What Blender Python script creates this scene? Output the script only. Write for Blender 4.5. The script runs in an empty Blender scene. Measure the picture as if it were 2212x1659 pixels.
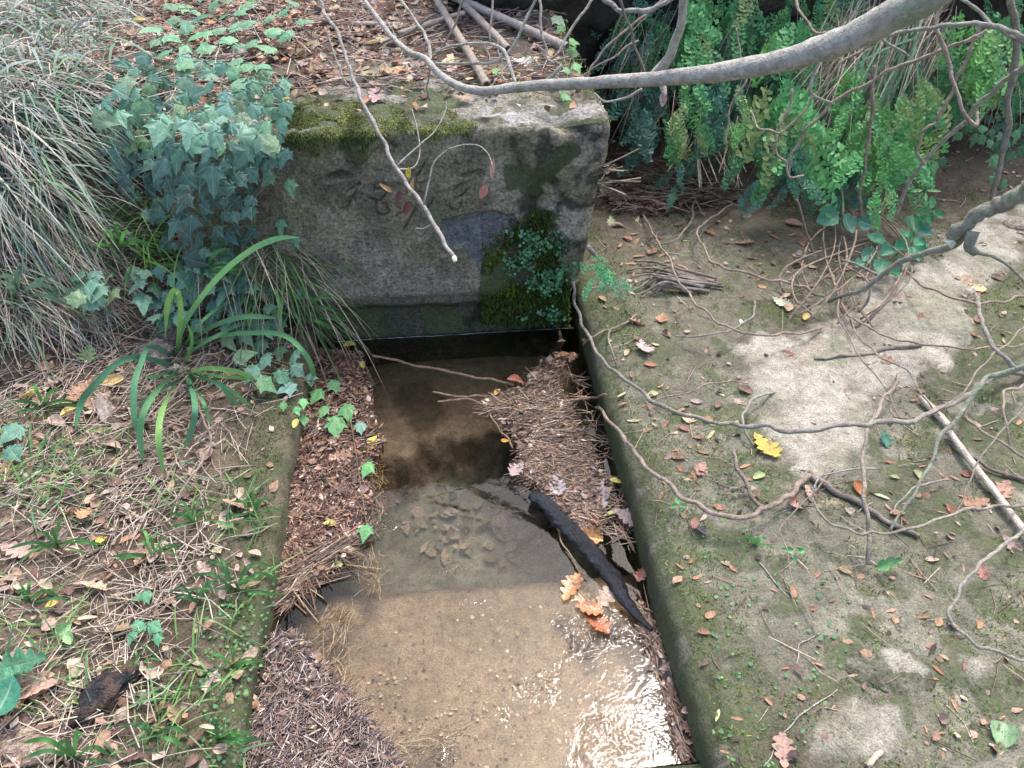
import bpy, math, random
import numpy as np
from mathutils import Vector, Matrix
S = bpy.context.scene
C = S.collection
rad = math.radians
rng = np.random.default_rng(7)
R = random.Random(11)

# ---------------------------------------------------------------- camera, sky, sun, exposure
PITCH = rad(39.7); FP = 1703.0; CAM = np.array([0.0, 0.0, 1.4])
cd = bpy.data.cameras.new('camera'); cam = bpy.data.objects.new('camera', cd); C.objects.link(cam)
cd.sensor_width = 36; cd.lens = 36*FP/2212; cd.clip_start = 0.02; cd.clip_end = 400
cam.location = tuple(CAM); cam.rotation_euler = (rad(90)-PITCH, 0, 0)
S.camera = cam
SUN_EL, SUN_AZ = rad(63.7), rad(26.5)          # the sun stands high ahead, a little to the right (azimuth from +Y towards +X)
w = bpy.data.worlds.new('World'); S.world = w; w.use_nodes = True
wn = w.node_tree; sky = wn.nodes.new('ShaderNodeTexSky'); sky.sky_type = 'NISHITA'; sky.sun_disc = False
sky.sun_elevation = SUN_EL; sky.sun_rotation = SUN_AZ; sky.dust_density = 4.0; sky.ozone_density = 0.6; sky.air_density = 0.8
bg = wn.nodes['Background']; bg.inputs['Strength'].default_value = 0.15
wn.links.new(sky.outputs[0], bg.inputs[0])
ld = bpy.data.lights.new('sun', 'SUN'); ld.energy = 0.68; ld.angle = rad(10); ld.color = (1.0, 0.98, 0.96)
sun = bpy.data.objects.new('sun', ld); C.objects.link(sun)
sd = Vector((math.sin(SUN_AZ)*math.cos(SUN_EL), math.cos(SUN_AZ)*math.cos(SUN_EL), math.sin(SUN_EL)))
sun.rotation_euler = sd.to_track_quat('Z', 'Y').to_euler(); sun.location = tuple(sd*20)
S.view_settings.view_transform = 'Standard'; S.view_settings.look = 'None'
S.view_settings.gamma = 1; S.view_settings.use_curve_mapping = False
S.view_settings.exposure = 1.64
S.render.engine = 'CYCLES'
S.cycles.max_bounces = 7; S.cycles.transparent_max_bounces = 12; S.cycles.use_denoising = True

# ---------------------------------------------------------------- frame of the place
cp, sp = math.cos(PITCH), math.sin(PITCH)
def ray(u, v):
    u = np.asarray(u, float); v = np.asarray(v, float)
    a = (u-1106)/FP; b = (829.5-v)/FP
    return np.stack([a, cp+b*sp, -sp+b*cp], -1)
def at(u, v, z=0.0):
    r = ray(u, v); return CAM + r*((z-CAM[2])/r[..., 2])[..., None]
def atd(u, v, d): return CAM + ray(u, v)*np.asarray(d)[..., None]
def proj(P):
    q = P-CAM; d = q[..., 1]*cp - q[..., 2]*sp
    return 1106+FP*q[..., 0]/d, 829.5-FP*(q[..., 1]*sp+q[..., 2]*cp)/d, d
YAW = rad(5.4); pv = np.array([math.cos(YAW), math.sin(YAW)]); bv = np.array([-math.sin(YAW), math.cos(YAW)])
def st(x, y): return x*pv[0]+y*pv[1], x*bv[0]+y*bv[1]
def xy(s, t): return s*pv[0]+t*bv[0], s*pv[1]+t*bv[1]
def P3(s, t, z):
    x, y = xy(np.asarray(s, float), np.asarray(t, float)); return np.stack([x, y, np.broadcast_to(z, x.shape)], -1)
_, T0 = st(*at(970, 730)[:2]); SL, _ = st(*at(620, 1150)[:2]); SR, _ = st(*at(1375, 1180)[:2])
_, TS = st(*at(965, 1265, -0.07)[:2]); _, TF0 = st(*at(1500, 1647)[:2])
r_ = ray(1316, 400); k_ = T0/(r_[0]*bv[0]+r_[1]*bv[1]); SB = st(*(r_*k_)[:2])[0]
ZT, ZR, ZL = 0.64, 0.115, 0.075
TF = 2.92                                    # the fern-hung rock wall
def sm(a, b, x): x = np.clip((x-a)/(b-a), 0, 1); return x*x*(3-2*x)
def _h(i, j, k, s):
    n = (i*374761393 + j*668265263 + k*1274126177 + s*362437) & 0xffffffff
    n = ((n ^ (n >> 13))*1274126177) & 0xffffffff
    return ((n ^ (n >> 16)) & 0xffff)/65535.0
def vn(x, y, z=0.0, seed=0):
    x, y, z = np.broadcast_arrays(np.asarray(x, float), np.asarray(y, float), np.asarray(z, float))
    i, j, k = [np.floor(q).astype(np.int64) for q in (x, y, z)]
    f, g, h = x-i, y-j, z-k; f = f*f*(3-2*f); g = g*g*(3-2*g); h = h*h*(3-2*h); o = 0
    for a in (0, 1):
        for b in (0, 1):
            for c in (0, 1):
                o = o + _h(i+a, j+b, k+c, seed)*(f if a else 1-f)*(g if b else 1-g)*(h if c else 1-h)
    return o*2-1
def fbm(x, y, z=0.0, f=1.0, o=4, seed=0, gain=0.5):
    r = 0; a = 1; tot = 0
    for i in range(o):
        r = r + a*vn(np.asarray(x)*f, np.asarray(y)*f, np.asarray(z)*f, seed+i*17); tot += a; a *= gain; f *= 2.03
    return r/tot
def zbank(s, t):
    tst = T0 + 0.02 - 0.95*sm(0.30, 1.5, SL-s) - 0.12*sm(0.0, 0.3, SL-s)
    rise = sm(0, 1, (t-tst)/0.55)
    z = ZL + 0.05*sm(0, .5, SL-s) + 0.10*sm(.3, 1.6, SL-s) + (ZT-ZL-0.05)*rise
    z = z + 0.018*fbm(s, t, 0, 3.0, 4, 3) + 0.006*fbm(s, t, 0, 22, 3, 5); k = sm(SL-.45, SL-.08, s)*sm(T0+.30, T0+.55, t)
    return z*(1-k)+(zterr(s, t)+.012)*k
def zterr(s, t): return ZT + 0.0*s + 0.03*sm(T0+.3, T0+1.2, t) + 0.014*fbm(s, t, 0, 4.0, 4, 9)*sm(T0+.15, T0+.4, t) + 0.004*fbm(s, t, 0, 25, 3, 5)
def zright(s, t):
    z = ZR + 0.012*fbm(s, t, 0, 2.2, 4, 21) + 0.005*fbm(s, t, 0, 16, 4, 22) + 0.06*sm(TF-.5, TF, t)
    return z
def G(s, t):
    s = np.asarray(s, float); t = np.asarray(t, float)
    g = np.where(s < SL, zbank(s, t), 0.0)
    g = np.where((s >= SL) & (s < SB) & (t > T0), zterr(s, t), g)
    g = np.where((s > SL-.30) & (s < SB) & (t > T0) & (t < T0+.42), np.maximum(g, ZT), g)
    right = ((s > SR) & (t <= T0)) | ((s > SB) & (t > T0))
    g = np.where(right, zright(s, t), g)
    return np.where(right & (t > TF), 1.15, g)
_gs = np.arange(-3.6, 3.6, .008); _gt = np.arange(.1, 6.4, .008); GTAB = G(*np.meshgrid(_gs, _gt, indexing='ij'))
def Gfast(s, t): return GTAB[np.clip(((s+3.6)/.008+.5).astype(int), 0, len(_gs)-1), np.clip(((t-.1)/.008+.5).astype(int), 0, len(_gt)-1)]
def surf(u, v):
    """first hit of the sight line with the ground; returns point and depth"""
    u = np.atleast_1d(np.asarray(u, float)); v = np.atleast_1d(np.asarray(v, float)); r = ray(u, v)
    d = np.arange(0.7, 5.5, 0.006); P = CAM + r[:, None, :]*d[None, :, None]
    s, t = st(P[..., 0], P[..., 1]); hit = P[..., 2] <= Gfast(s, t); k = np.argmax(hit, 1)
    dd = d[k]; return CAM + r*dd[:, None], dd
def sdpoly(u, v, poly):
    """signed distance to a polygon, positive inside"""
    u = np.asarray(u, float); v = np.asarray(v, float); d = np.full(u.shape, 1e18); ins = np.zeros(u.shape, bool); n = len(poly)
    for i in range(n):
        x1, y1 = poly[i]; x2, y2 = poly[(i+1) % n]; ex, ey = x2-x1, y2-y1; wx, wy = u-x1, v-y1
        h = np.clip((wx*ex+wy*ey)/(ex*ex+ey*ey+1e-9), 0, 1); d = np.minimum(d, (wx-ex*h)**2+(wy-ey*h)**2)
        c = ((y1 > v) != (y2 > v)) & (u < (x2-x1)*(v-y1)/((y2-y1) if y2 != y1 else 1e-9)+x1); ins ^= c
    return np.where(ins, 1, -1)*np.sqrt(d)
def segd(u, v, pts):
    d = np.full(np.shape(u), 1e18)
    for (x1, y1), (x2, y2) in zip(pts[:-1], pts[1:]):
        ex, ey = x2-x1, y2-y1; h = np.clip(((u-x1)*ex+(v-y1)*ey)/(ex*ex+ey*ey+1e-9), 0, 1)
        d = np.minimum(d, (u-x1-ex*h)**2+(v-y1-ey*h)**2)
    return np.sqrt(d)
def lerp(a, b, m): m = np.asarray(m)[..., None]; return np.asarray(a)*(1-m)+np.asarray(b)*m

# ---------------------------------------------------------------- mesh and object helpers
def mesh_np(name, V, F, col=None, mats=(), smooth=True, extra=None, uv=None):
    """V (n,3); F list of (m,3) or (m,4) index arrays"""
    me = bpy.data.meshes.new(name); F = [np.asarray(f, np.int64) for f in (F if isinstance(F, list) else [F]) if len(f)]
    nl = sum(f.size for f in F); nf = sum(len(f) for f in F)
    me.vertices.add(len(V)); me.vertices.foreach_set('co', np.asarray(V, np.float32).ravel())
    me.loops.add(nl); lv = np.concatenate([f.ravel() for f in F]).astype(np.int32); me.loops.foreach_set('vertex_index', lv)
    tot = np.concatenate([np.full(len(f), f.shape[1]) for f in F]).astype(np.int32)
    me.polygons.add(nf); me.polygons.foreach_set('loop_start', np.concatenate([[0], np.cumsum(tot)[:-1]]).astype(np.int32))
    me.polygons.foreach_set('loop_total', tot)
    if smooth: me.polygons.foreach_set('use_smooth', np.ones(nf, bool))
    me.update(calc_edges=True)
    if col is not None:
        a = me.attributes.new('Col', 'FLOAT_COLOR', 'POINT'); c = np.ones((len(V), 4), np.float32); c[:, :col.shape[1]] = col
        a.data.foreach_set('color', c.ravel())
    for k, val in (extra or {}).items():
        a = me.attributes.new(k, 'FLOAT', 'POINT'); a.data.foreach_set('value', np.asarray(val, np.float32).ravel())
    if uv is not None:
        l = me.uv_layers.new(name='UVMap'); l.data.foreach_set('uv', np.asarray(uv, np.float32)[lv].ravel())
    for m in (mats if isinstance(mats, (list, tuple)) else [mats]): me.materials.append(m)
    me.validate(); return me
def link(name, me, parent=None, loc=None, M=None, label=None, cat=None, group=None, kind=None, color=None):
    o = bpy.data.objects.new(name, me); C.objects.link(o)
    if M is not None: o.matrix_basis = M
    if loc is not None: o.location = tuple(loc)
    if parent is not None: o.parent = parent
    if label: o['label'] = label
    if cat: o['category'] = cat
    if group: o['group'] = group
    if kind: o['kind'] = kind
    if color is not None: o.color = (*color, 1)
    return o
def thing(name, label, cat, loc, group=None):
    o = link(name, None, loc=loc, label=label, cat=cat, group=group); o.empty_display_size = .05; return o
def rel(M, root): return Matrix.Translation(-Vector(root.location)) @ M
def frame(pos, n, d, sc=1.0, roll=0.0):
    """matrix: local +Z along n, local +Y along d"""
    n = Vector(n).normalized(); d = Vector(d); d = (d - n*d.dot(n))
    if d.length < 1e-4: d = n.orthogonal()
    d.normalize(); x = d.cross(n)
    M = Matrix((x, d, n)).transposed().to_4x4()
    if roll: M = M @ Matrix.Rotation(roll, 4, 'Y')
    return Matrix.Translation(Vector(pos)) @ M @ Matrix.Scale(sc, 4)
def gridF(nu, nv, flip=False):
    i = np.arange(nu*nv).reshape(nu, nv); q = np.stack([i[:-1, :-1], i[1:, :-1], i[1:, 1:], i[:-1, 1:]], -1).reshape(-1, 4)
    return q[:, ::-1] if flip else q
def spread(a, b, step, lo=None, hi=None, g=1.35):
    """even steps from a to b, widening steps out to lo and hi"""
    m = list(np.linspace(a, b, max(2, int((b-a)/step)+1))); L = []; H = []
    if lo is not None:
        x, d = a, step
        while x > lo: d *= g; x = max(lo, x-d); L.append(x)
    if hi is not None:
        x, d = b, step
        while x < hi: d *= g; x = min(hi, x+d); H.append(x)
    return np.array(L[::-1]+m+H)

# ---------------------------------------------------------------- materials
class NT:
    def __init__(s, name):
        s.m = bpy.data.materials.new(name); s.m.use_nodes = True; s.t = s.m.node_tree; s.b = s.t.nodes['Principled BSDF']; s.out = s.t.nodes['Material Output']
    def n(s, typ, **k):
        x = s.t.nodes.new('ShaderNode'+typ)
        for a, v in k.items():
            if a.startswith('i_'): x.inputs[int(a[2:]) if a[2:].isdigit() else a[2:]].default_value = v
            else: setattr(x, a, v)
        return x
    def l(s, a, b): s.t.links.new(a, b)
    def noise(s, scale, detail=4, rough=.6, vec=None, dist=0.0):
        x = s.n('TexNoise'); x.inputs['Scale'].default_value = scale; x.inputs['Detail'].default_value = detail
        x.inputs['Roughness'].default_value = rough; x.inputs['Distortion'].default_value = dist
        if vec is not None: s.l(vec, x.inputs['Vector'])
        return x.outputs['Fac']
    def ramp(s, f, a, b, c0=(0, 0, 0, 1), c1=(1, 1, 1, 1)):
        x = s.n('ValToRGB'); x.color_ramp.elements[0].position = a; x.color_ramp.elements[1].position = b
        x.color_ramp.elements[0].color = c0; x.color_ramp.elements[1].color = c1; s.l(f, x.inputs[0]); return x.outputs[0]
    def math(s, op, a, b=None, clamp=False):
        x = s.n('Math', operation=op); x.use_clamp = clamp
        for i, q in enumerate((a, b)):
            if q is None: continue
            if isinstance(q, (int, float)): x.inputs[i].default_value = q
            else: s.l(q, x.inputs[i])
        return x.outputs[0]
    def mix(s, f, a, b, typ='MIX'):
        x = s.n('MixRGB', blend_type=typ)
        for i, q in enumerate((f, a, b)):
            if isinstance(q, (int, float)): x.inputs[i].default_value = q
            elif isinstance(q, tuple): x.inputs[i].default_value = (*q, 1) if len(q) == 3 else q
            else: s.l(q, x.inputs[i])
        return x.outputs[0]
    def attr(s, name): return s.n('Attribute', attribute_name=name)
    def obj(s): return s.n('TexCoord').outputs['Object']
    def bump(s, h, strength=.5, dist=.01, base=None):
        x = s.n('Bump'); x.inputs['Strength'].default_value = strength; x.inputs['Distance'].default_value = dist
        s.l(h, x.inputs['Height'])
        if base is not None: s.l(base, x.inputs['Normal'])
        return x.outputs[0]
    def fin(s, col=None, rough=.8, nrm=None, spec=.3, tr=None):
        if col is not None: s.l(col, s.b.inputs['Base Color']) if not isinstance(col, tuple) else setattr(s.b.inputs['Base Color'], 'default_value', (*col, 1))
        if isinstance(rough, (int, float)): s.b.inputs['Roughness'].default_value = rough
        else: s.l(rough, s.b.inputs['Roughness'])
        if nrm is not None: s.l(nrm, s.b.inputs['Normal'])
        s.b.inputs['Specular IOR Level'].default_value = spec
        return s.m
def leafy(m, tr):
    """thin leaf: part of the light passes through"""
    t = m.node_tree; b = t.nodes['Principled BSDF']; out = t.nodes['Material Output']
    d = t.nodes.new('ShaderNodeBsdfTranslucent'); x = t.nodes.new('ShaderNodeMixShader'); x.inputs[0].default_value = tr
    src = b.inputs['Base Color']
    if src.is_linked: t.links.new(src.links[0].from_socket, d.inputs['Color'])
    t.links.new(b.outputs[0], x.inputs[1]); t.links.new(d.outputs[0], x.inputs[2]); t.links.new(x.outputs[0], out.inputs['Surface']); return m

def m_ground(name, fine=260, bumpd=.004, spec=.25, rough=.9, mossy=True, wet=False, lo=.45, hi=1.55):
    """vertex colour (the soil, stone or moss of each spot) with grain; Moss attribute raises patchy moss"""
    k = NT(name); co = k.n('NewGeometry').outputs['Position']; c = k.attr('Col').outputs['Color']
    n1 = k.noise(fine, 5, .7, co); n2 = k.noise(38, 5, .65, co); n3 = k.noise(9, 4, .6, co)
    base = k.mix(1.0, c, k.ramp(n1, .3, .7, (lo, lo, lo, 1), (hi, hi*.98, hi*.95, 1)), 'MULTIPLY')
    base = k.mix(.8, base, k.ramp(n2, .3, .7, (.62, .62, .62, 1), (1.35, 1.35, 1.33, 1)), 'MULTIPLY')
    h = k.math('ADD', n1, k.math('MULTIPLY', n2, 2.0))
    if mossy:
        ms = k.attr('Moss').outputs['Fac']
        th = k.math('ADD', k.math('MULTIPLY', k.noise(70, 6, .75, co), .75), k.math('MULTIPLY', n3, .35))
        f = k.math('MULTIPLY', k.math('SUBTRACT', k.math('ADD', ms, th), .97), 3.6, True)
        mc = k.ramp(k.noise(150, 4, .7, co), .3, .75, (.045, .056, .024, 1), (.165, .195, .078, 1))
        mc = k.mix(k.ramp(n3, .4, .65), mc, k.mix(.5, mc, (.05, .085, .035)))
        base = k.mix(k.math('MULTIPLY', f, .85), base, mc); h = k.math('ADD', h, k.math('MULTIPLY', f, 1.0))
    # dark specks of humus
    sp_ = k.ramp(k.noise(120, 3, .6, co), .60, .68); base = k.mix(k.math('MULTIPLY', sp_, .55), base, (.045, .036, .026))
    return k.fin(base, rough if not wet else .35, k.bump(h, .9, bumpd), spec)
M_soil = m_ground('soil_with_moss'); M_stone = m_ground('weathered_limestone', 130, .008, .3, lo=.32, hi=1.7)
M_floor = m_ground('silted_basin_stone', 300, .003, .2, mossy=False)
M_rock = m_ground('damp_dark_rock', 120, .012, .3)
def m_pieces(name, rough=.8, spec=.25, tr=0.0, var=.35):
    k = NT(name); c = k.attr('Col').outputs['Color']; co = k.n('NewGeometry').outputs['Position']
    n = k.noise(140, 3, .6, co); col = k.mix(1.0, c, k.ramp(n, .3, .7, (1-var,)*3+(1,), (1+var,)*3+(1,)), 'MULTIPLY')
    m = k.fin(col, rough, None, spec); return leafy(m, tr) if tr else m
M_straw = m_pieces('dry_straw', .75, .3); M_wet = m_pieces('wet_straw', .28, .6); M_blade = m_pieces('grass_blade', .6, .2, .25, .15)
M_moss = m_pieces('moss_shoots', .9, .1, .2); M_litter = m_pieces('litter_flakes', .7, .3, .12)
def m_leaf(name, rough, spec, tr, vein=(.35, .45, .25), vstr=.6, blotch=.35):
    """colour of the object with blotches; veins from the Vein attribute, side veins from the leaf's own coordinates"""
    k = NT(name); oi = k.n('ObjectInfo'); c = oi.outputs['Color']; tc = k.n('TexCoord'); co = tc.outputs['Object']
    ad = k.n('VectorMath', operation='ADD'); k.l(co, ad.inputs[0]); rv = k.n('CombineXYZ'); k.l(k.math('MULTIPLY', oi.outputs['Random'], 50.), rv.inputs[0]); k.l(rv.outputs[0], ad.inputs[1])
    n = k.noise(3.5, 4, .65, ad.outputs[0]); n2 = k.noise(14, 3, .6, ad.outputs[0])
    col = k.mix(1.0, c, k.ramp(n, .3, .7, (1-blotch,)*3+(1,), (1+blotch, 1+blotch, 1+blotch*.8, 1)), 'MULTIPLY')
    col = k.mix(.5, col, k.ramp(n2, .35, .7, (.7, .7, .7, 1), (1.2, 1.2, 1.2, 1)), 'MULTIPLY')
    v = k.ramp(k.attr('Vein').outputs['Fac'], .80, .97)
    col = k.mix(k.math('MULTIPLY', v, vstr), col, k.mix(.6, c, vein)); h = k.math('ADD', k.math('MULTIPLY', n, .5), v)
    m = k.fin(col, rough, k.bump(h, .35, .02), spec); return leafy(m, tr)
M_ivy = m_leaf('ivy_leaf', .45, .45, .15, (.42, .55, .44), .8, .25)
M_dry = m_leaf('dry_leaf', .6, .3, .15, (.5, .38, .26), .35, .35)
M_wetleaf = m_leaf('wet_dry_leaf', .25, .6, .1, (.4, .25, .12), .35, .4)
M_fern = m_leaf('fern_leaflet', .55, .3, .3, (.1, .2, .05), 0.0, .25)
def m_bark(name, c0, c1, lich=(.22, .27, .17), lf=.5, rough=.85, scale=60, usecol=True):
    k = NT(name); co = k.obj(); oi = k.n('ObjectInfo'); tint = oi.outputs['Color']
    mp = k.n('Mapping'); k.l(co, mp.inputs[0]); n = k.noise(scale, 5, .7, co); n2 = k.noise(9, 4, .6, co); n3 = k.noise(28, 4, .7, co)
    col = k.ramp(n, .3, .7, (*c0, 1), (*c1, 1)); col = k.mix(1.0, col, tint, 'MULTIPLY')
    col = k.mix(.6, col, k.ramp(n3, .3, .7, (.6, .58, .55, 1), (1.25, 1.25, 1.25, 1)), 'MULTIPLY')
    # lichen amount lives in the alpha of the object colour
    f = k.math('MULTIPLY', k.math('SUBTRACT', k.math('ADD', k.math('MULTIPLY', n2, .6), k.math('MULTIPLY', n3, .5)), k.math('SUBTRACT', 1.0, oi.outputs['Alpha'])), 8.0, True)
    col = k.mix(k.math('MULTIPLY', f, .8), col, lich)
    return k.fin(col, rough, k.bump(k.math('ADD', k.math('ADD', n, n3), k.noise(230, 3, .6, co)), .9, .005), .25)
M_bark = m_bark('grey_bark', (.19, .175, .155), (.43, .405, .37))
M_cane = m_bark('weathered_cane', (.28, .25, .21), (.50, .455, .395), (.2, .2, .15), rough=.6, scale=30)
M_pale = m_bark('cut_wood', (.75, .7, .62), (.85, .8, .72), scale=30)
M_char = m_bark('charred_wood', (.005, .006, .009), (.030, .033, .044), (.11, .07, .048), rough=.34, scale=45)
# ================================================================ the large structure
def rbox(s0, s1, t0, t1, z0, z1, r, res, faces='FTRL', rough=None):
    """rounded box shell in (s,t,z); returns position, normal, faces"""
    Vs, Ns, Fs, off = [], [], [], 0
    a = lambda lo, hi: np.linspace(lo, hi, max(3, int((hi-lo)/res)+1))
    for f in faces:
        if f == 'F': A, B = np.meshgrid(a(s0, s1), a(z0, z1), indexing='ij'); P = np.stack([A, np.full_like(A, t0), B], -1); fl = False
        if f == 'T': A, B = np.meshgrid(a(s0, s1), a(t0, t1), indexing='ij'); P = np.stack([A, B, np.full_like(A, z1)], -1); fl = False
        if f == 'R': A, B = np.meshgrid(a(t0, t1), a(z0, z1), indexing='ij'); P = np.stack([np.full_like(A, s1), A, B], -1); fl = False
        if f == 'L': A, B = np.meshgrid(a(t0, t1), a(z0, z1), indexing='ij'); P = np.stack([np.full_like(A, s0), A, B], -1); fl = True
        nu, nv = A.shape; P = P.reshape(-1, 3)
        lo = np.array([s0, t0, z0])+r; hi = np.array([s1, t1, z1])-r
        lo[2] = z0; hi[1] = t1 if t1-t0 > r else hi[1]
        q = np.clip(P, lo, hi); n = P-q; ln = np.linalg.norm(n, axis=1, keepdims=True)
        n = n/np.maximum(ln, 1e-9); Vs.append(q+n*r); Ns.append(n); Fs.append(gridF(nu, nv, fl)+off); off += nu*nv
    return np.concatenate(Vs), np.concatenate(Ns), np.concatenate(Fs)
def toW(V): x, y = xy(V[:, 0], V[:, 1]); return np.stack([x, y, V[:, 2]], -1)

# ---- carved stone block -------------------------------------------------------
zc = lambda p: [(648+.2197*x, 297+.2197*y) for x, y in p]
STROKES = [zc(p) for p in ([(590, 440), (520, 570), (455, 685)], [(590, 440), (530, 470), (480, 505)], [(405, 682), (470, 690)],
    [(738, 430), (738, 500)], [(738, 492), (845, 480), (860, 510), (800, 605), (750, 600), (690, 580)],
    [(755, 600), (745, 680), (765, 742), (845, 745), (880, 715), (850, 645), (790, 622)],
    [(1230, 235), (1185, 310), (1140, 400)], [(1315, 585), (1230, 715)], [(1135, 685), (1080, 785), (1018, 892)], [(950, 750), (1085, 675)],
    [(1510, 500), (1580, 440), (1650, 430)], [(1520, 580), (1600, 552), (1660, 485)], [(1470, 640), (1480, 680), (1530, 697), (1580, 680), (1590, 615)])]
NOTCH = [zc(p) for p in ([(290, 385), (400, 345), (490, 375)], [(1610, 365), (1680, 350), (1760, 335)])]
LEDGE = [zc(p) for p in ([(240, 435), (400, 420), (560, 400)], [(840, 412), (1050, 420), (1280, 395)], [(1380, 500), (1600, 400), (1760, 350)])]
V, N, F = rbox(SL-.30, SB, T0, T0+.42, -.32, ZT, .03, .0045)
W = toW(V); u, v, d = proj(W); front = N[:, 1] < -.5
g = fbm(V[:, 0], V[:, 1], V[:, 2], 5, 5, 31)*.012 + fbm(V[:, 0], V[:, 1], V[:, 2], 30, 4, 35)*.005
# the broken right hand part is rougher, the dressed face flatter
rgt = sm(SB-.32, SB-.12, V[:, 0] + .05*fbm(V[:, 2], V[:, 1], 0, 9, 3, 40)); up = sm(.47, .60, V[:, 2])
g = g*(.35+.9*np.maximum(rgt, up)) + (-.030*rgt*sm(.1, .9, fbm(V[:, 0], V[:, 1], V[:, 2], 7, 4, 44)*.9+.45)) - .010*up*front
g += .012*np.abs(fbm(V[:, 0], V[:, 1], V[:, 2], 13, 4, 46))*np.maximum(rgt, up)
WOB = np.sign(V[:, 0])*0 + 3*fbm(V[:, 0], V[:, 2], 0, 40, 2, 50)
PATCH = [(948, 470), (985, 462), (1020, 455), (1060, 452), (1110, 462), (1135, 480), (1128, 520), (1090, 550), (1060, 590), (1035, 600), (1020, 560), (985, 530), (945, 520), (935, 495)]
PATCH = [(x+12, y) for x, y in PATCH]
pm = sdpoly(u, v, PATCH) + 5*fbm(V[:, 0], V[:, 2], 0, 45, 3, 51)
g -= .010*sm(-1, 4, pm)*front
for sk in STROKES: g -= .010*(1-sm(.6, 2.6, segd(u, v, sk)+.4*WOB*.3))*front
for sk in NOTCH: g -= .018*(1-sm(1, 8, segd(u, v, sk)+.5*WOB))*front
for sk in LEDGE: g += .009*(1-sm(1, 7, segd(u, v+2, sk)+WOB))*front
g += front*(.012*sm(0, 1, (V[:, 2]-.14)/.03) - .030*(1-sm(.095, .135, V[:, 2]+.01*fbm(V[:, 0], 0, 0, 9, 3, 52))))     # undercut foot
# bites out of the right edge
g -= .035*sm(.2, .55, fbm(V[:, 2], V[:, 1]*.3, 0, 9, 2, 57))*sm(SB-.07, SB-.01, V[:, 0])
V2 = V + N*g[:, None]; V2[:, 0] -= .105*((ZT-V[:, 2])/ZT)**.8*sm(SB-.45, SB, V[:, 0])*(1+.5*fbm(V[:, 2], 0, 0, 7, 3, 58)); W = toW(V2)
n1 = fbm(V[:, 0], V[:, 1], V[:, 2], 8, 5, 60); n2 = fbm(V[:, 0], V[:, 1], V[:, 2], 26, 4, 66)
col = lerp((.195, .180, .125), (.285, .265, .19), sm(-.5, .5, n1+.4*n2))
for sk in STROKES: col = lerp(col, (.10, .088, .066), .38*(1-sm(.3, 2.2, segd(u, v, sk)))*front)
for sk in NOTCH: col = lerp(col, (.10, .09, .065), .35*(1-sm(1, 5, segd(u, v, sk)+WOB*.5))*front)
for sk in LEDGE: col = lerp(col, (.34, .31, .26), .55*(1-sm(0, 4, segd(u, v, sk)+WOB*.6))*front)
col = lerp(col, (.145, .155, .09), .6*sm(.0, .5, fbm(V[:, 0], V[:, 2], 0, 6, 4, 70)))                                    # olive film
col = lerp(col, (.12, .11, .085), .6*sm(.05, .35, fbm(V[:, 0]*1.6, V[:, 2]*.7, 0, 7, 4, 71))*front); col = lerp(col, (.33, .31, .255), .5*sm(.12, .35, fbm(V[:, 0], V[:, 2], 0, 14, 4, 72))*front)
low = (1-sm(640, 660, v))*sm(560, 640, v)*sm(680, 720, u)*(1-sm(980, 1040, u)); col = lerp(col, (.31, .29, .235), .7*low*front)
col = lerp(col, (.13, .15, .165), .85*sm(-2, 3, pm)*front); col = lerp(col, (.21, .225, .24), .5*sm(0, 3, pm)*sm(0, .5, n2)*front)
rp = sm(.0, .35, n1+.25)*rgt; col = lerp(col, (.33, .31, .25), .75*rp); col = lerp(col, (.03, .032, .026), .8*sm(.05, .3, n2-.2*n1)*np.maximum(rgt, up*.8))
# pale crust and bluish lichen near the upper right corner
cr = sdpoly(u, v, [(1010, 225), (1150, 235), (1280, 225), (1310, 250), (1312, 320), (1270, 300), (1220, 270), (1100, 275), (1010, 262)])
col = lerp(col, (.38, .38, .37), sm(-8, 8, cr)*sm(-.05, .22, n2+.2*n1)); col = lerp(col, (.035, .037, .03), sm(-10, 10, cr)*sm(.05, .3, -n2))
top = sm(.5, .9, N[:, 2]); col = lerp(col, (.27, .265, .235), .8*top*sm(-.2, .2, n1+.1))
# dark damp foot and the dark hollow right of the patch
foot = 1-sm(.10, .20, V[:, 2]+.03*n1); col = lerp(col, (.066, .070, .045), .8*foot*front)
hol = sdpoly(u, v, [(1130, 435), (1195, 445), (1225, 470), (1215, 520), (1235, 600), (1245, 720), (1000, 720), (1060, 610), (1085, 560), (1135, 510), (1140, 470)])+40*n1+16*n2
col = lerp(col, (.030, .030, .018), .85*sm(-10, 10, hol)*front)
moss = np.zeros(len(V))
moss = np.maximum(moss, .62*sm(-14, 16, sdpoly(u, v, [(560, 215), (700, 215), (860, 235), (1000, 250), (1060, 280), (960, 290), (870, 300), (760, 330), (640, 310), (570, 300)])+20*n2))
moss = np.maximum(moss, .8*sm(-8, 8, sdpoly(u, v, [(1055, 540), (1110, 540), (1130, 600), (1100, 660), (1035, 660), (1045, 600)])+16*n1))
moss = np.maximum(moss, .65*sm(-8, 8, sdpoly(u, v, [(1090, 360), (1180, 360), (1230, 300), (1260, 330), (1180, 420), (1100, 410)])+30*n2))
moss = np.maximum(moss, .55*sm(-10, 8, hol)*sm(-.2, .4, n2)); moss = np.maximum(moss, .75*foot*sm(-.3, .3, n1+.4*n2))
moss = np.maximum(moss, .7*sm(-4, 6, sdpoly(u, v, [(757, 318), (800, 318), (800, 345), (780, 363), (760, 350)])+10*n2))
moss = np.maximum(moss, .75*top*sm(-.1, .3, fbm(V[:, 0], V[:, 1], 0, 9, 3, 77)))
blk = thing('stone_block', 'weathered stone block with carved numerals and moss fringe at the far end of the basin', 'stone block', P3(0.1, T0+.2, -.3))
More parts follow.
